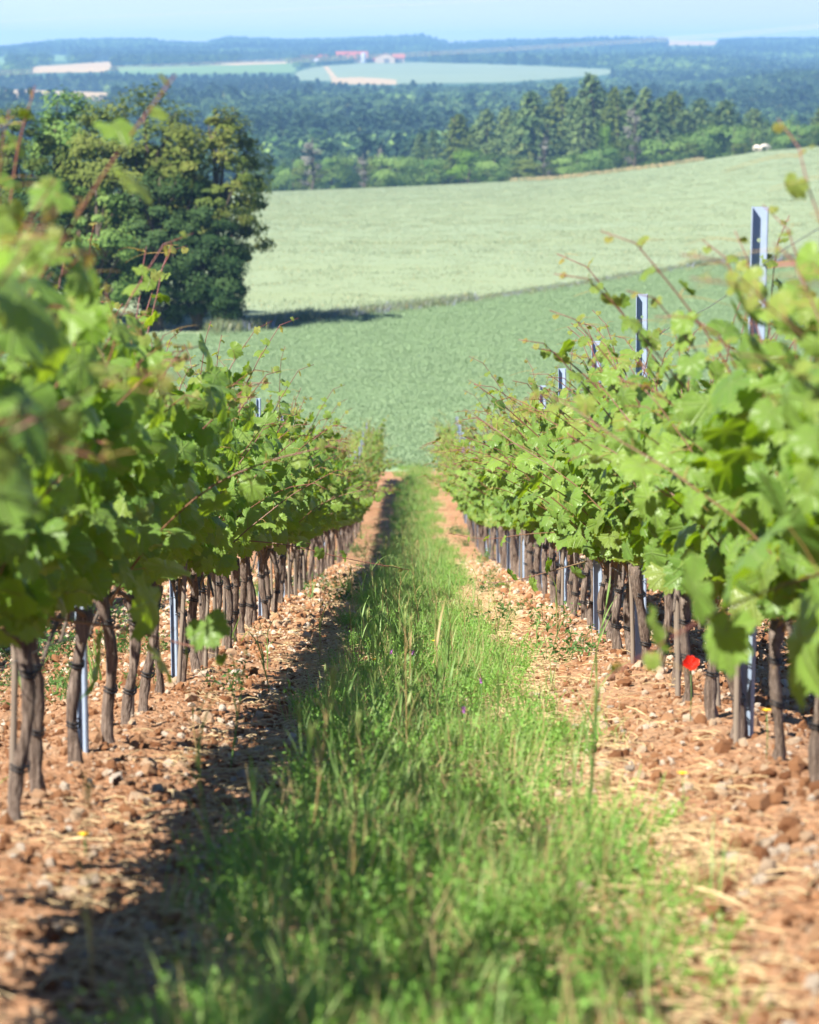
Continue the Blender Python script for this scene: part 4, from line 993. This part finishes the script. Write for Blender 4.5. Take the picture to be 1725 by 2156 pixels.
# wooden stakes tied to some trunks
st = []
for k in range(3):
    b = MB(); q = np.random.default_rng(900 + k); zz = np.linspace(-.15, .62, 9); P = np.stack([.006 * np.sin(zz * 5 + k), .004 * np.cos(zz * 4), zz], -1); V, F = tube(P, .010 * np.linspace(1.05, .92, 9), 7); b.add(V + q.normal(0, .0008, V.shape), F); st.append(b.mesh('stake', M['stake']))
for rn, X0 in ROWX.items():
    y = 7.9; k = 0
    while y < 30:
        if random.random() < (.8 if rn == 'left' else .55):
            x = X0 + random.uniform(.028, .045) * (1 if random.random() < .5 else -1); o = link("wooden_stake", st[k % 3]); yq = y + random.uniform(-.25, .3); o.location = (x, yq, float(soil_z(np.array([x]), np.array([yq]))[0])); o.rotation_euler = (random.uniform(-.06, .06), random.uniform(-.06, .06), random.uniform(0, 6))
            tag(o, f"thin weathered stake beside a trunk, {ORD[k]} from the camera in the {rn} row", "stake", f"wooden stakes of the {rn} row"); k += 1
        y += SP

# ---------------------------------------------------------------- single flowers and stones
M['poppy'] = mat_blade("poppy petal", (.62, .018, .008), (.75, .03, .012), (.8, .05, .02), .35); M['yellow'] = simple("yellow petal", (.75, .45, .02), .6); M['purple'] = simple("purple vetch flower", (.32, .10, .36), .6); M['stem'] = simple("flower stem", (.08, .16, .04), .6)
def flower_at(name, x, y, h, mat, size, kind, label, group=None):
    z = float(soil_z(np.array([x]), np.array([y]))[0]); o = empty(name, (x, y, z)); tag(o, label, "flower", group); q = np.random.default_rng(int(abs(x * 1000) + y * 77))
    b = MB(); P = np.array([(0, 0, -.02), (.004, 0, h * .5), (0, .004, h)]); b.add(*tube(P, .0014, 5)); b.build('stem', M['stem'], o)
    b = MB()
    if kind == 'cup':
        for k in range(4):
            a0 = k * math.pi / 2 + .2; aa = np.linspace(-.95, .95, 8); rr_ = np.linspace(.05, 1, 5); A, Rr = np.meshgrid(aa, rr_)
            rad_ = size * Rr * (1 - .25 * (A / .95) ** 2) * (1 + .06 * np.sin(A * 9)); V = np.stack([np.cos(a0 + A * Rr ** .3) * rad_, np.sin(a0 + A * Rr ** .3) * rad_, h + size * .75 * Rr ** 1.6 + .08 * size * np.sin(A * 7)], -1).reshape(-1, 3); V = V - np.array([0, 0, h]); V = np.stack([V[:, 0], V[:, 1] * .6 - V[:, 2] * .8, V[:, 1] * .8 + V[:, 2] * .6 + h], -1); b.add(V, grid_faces(5, 8), 0, (0, .5, 0))
    elif kind == 'disc':
        for k in range(12):
            a = k * math.pi / 6; d = np.array([math.cos(a), math.sin(a), .25]); s_ = np.array([-math.sin(a), math.cos(a), 0]) * size * .22; c = np.array([0, 0, h]); b.add(np.array([c, c + d * size * .6 + s_, c + d * size, c + d * size * .6 - s_]), np.array([[0, 1, 2, 3]]))
        b.add(*tube(np.array([(0, 0, h - .002), (0, 0, h + .003), (0, 0, h + .005)]), [size * .35, size * .34, size * .1], 10))
    else:
        V, F = leaf_quads(np.stack([q.normal(0, size * .25, 22), q.normal(0, size * .25, 22), h - size * 1.6 * q.random(22)], -1), rand_dirs(22, q), size * .75, q, .6); b.add(V, F)
    b.build('petal', mat, o)
flower_at("poppy", 0.90, 10.9, .185, M['poppy'], .028, 'cup', "single red poppy in front of the right row of trunks")
fl = [(-.16, 13.6, .17, 'yellow', "disc", "yellow flower beside the purple vetch in the shaded grass"), (-.05, 13.4, .16, 'yellow', "disc", "yellow flower just right of the purple vetch spikes"), (-.09, 13.9, .20, 'purple', "spike", "left of two purple vetch spikes in the alley"),
      (.0, 13.9, .19, 'purple', "spike", "brightest purple vetch spike beside the yellow flowers"), (.16, 10.6, .16, 'purple', "spike", "pale purple vetch flower in the sunny middle grass"), (.66, 8.2, .10, 'yellow', "disc", "yellow flower on the bare soil of the right side"),
      (.10, 15.6, .18, 'yellow', "disc", "small yellow flower farthest up the alley grass"), (-.75, 7.6, .06, 'yellow', "disc", "yellow flower on the soil under the left row"), (.98, 9.3, .14, 'yellow', "disc", "yellow flower at the foot of the right trunks"), (.25, 12.4, .17, 'purple', "spike", "purple vetch flower at the sunny edge of the sward")]
for x, y, h, mt, kd, lb_ in fl: flower_at("wild_flower", x, y, h, M[mt], .016 if mt == 'yellow' else .012, kd, lb_, "wild flowers in the alley")
M['limestone'] = simple("pale limestone", (.46, .38, .30), .9, 25, .25, .01, .1)
for k, (x, y, s_, lb_) in enumerate(((-.62, 9.3, .035, "flat pale stone on the soil beside the left trunks"), (-.70, 11.8, .04, "white stone half buried near the left metal post"), (-.55, 7.4, .05, "large pale stone at the edge of the shaded grass"), (-.83, 14.4, .035, "small white stone under the left row"),
                                      (.70, 11.2, .035, "white stone below the poppy"), (.62, 9.6, .04, "pale stone on the sunny right soil strip"), (.72, 12.2, .03, "rounded cream stone by the right post foot"), (-.78, 17.2, .055, "big brown clod on the soil mound by the left trunks"))):
    o = link("stone", rock(950 + k, 3)); o.data.materials.clear(); o.data.materials.append(M['limestone'] if k != 7 else M['clod'])
    o.location = (x, y, float(soil_z(np.array([x]), np.array([y]))[0]) + s_ * .35); s_ *= .55; o.scale = (s_, s_ * .8, s_ * .7); o.rotation_euler = (0, 0, k * 1.3); tag(o, lb_, "stone")

# ---------------------------------------------------------------- haze
b = MB(); b.add(*box(-2600, 2600, -40, 7600, -52, 38), smooth=False)
m, t, o_ = newmat("haze air"); pv = t.nodes.new('ShaderNodeVolumePrincipled')
pv.inputs['Color'].default_value = (.30, .58, 1.0, 1); pv.inputs['Density'].default_value = 1.7e-4; pv.inputs['Anisotropy'].default_value = 0.0
t.links.new(pv.outputs[0], o_.inputs['Volume'])
hz = b.build("haze", m); tag(hz, "thin blue haze lying over the valley and far ridges", "haze", kind='stuff')
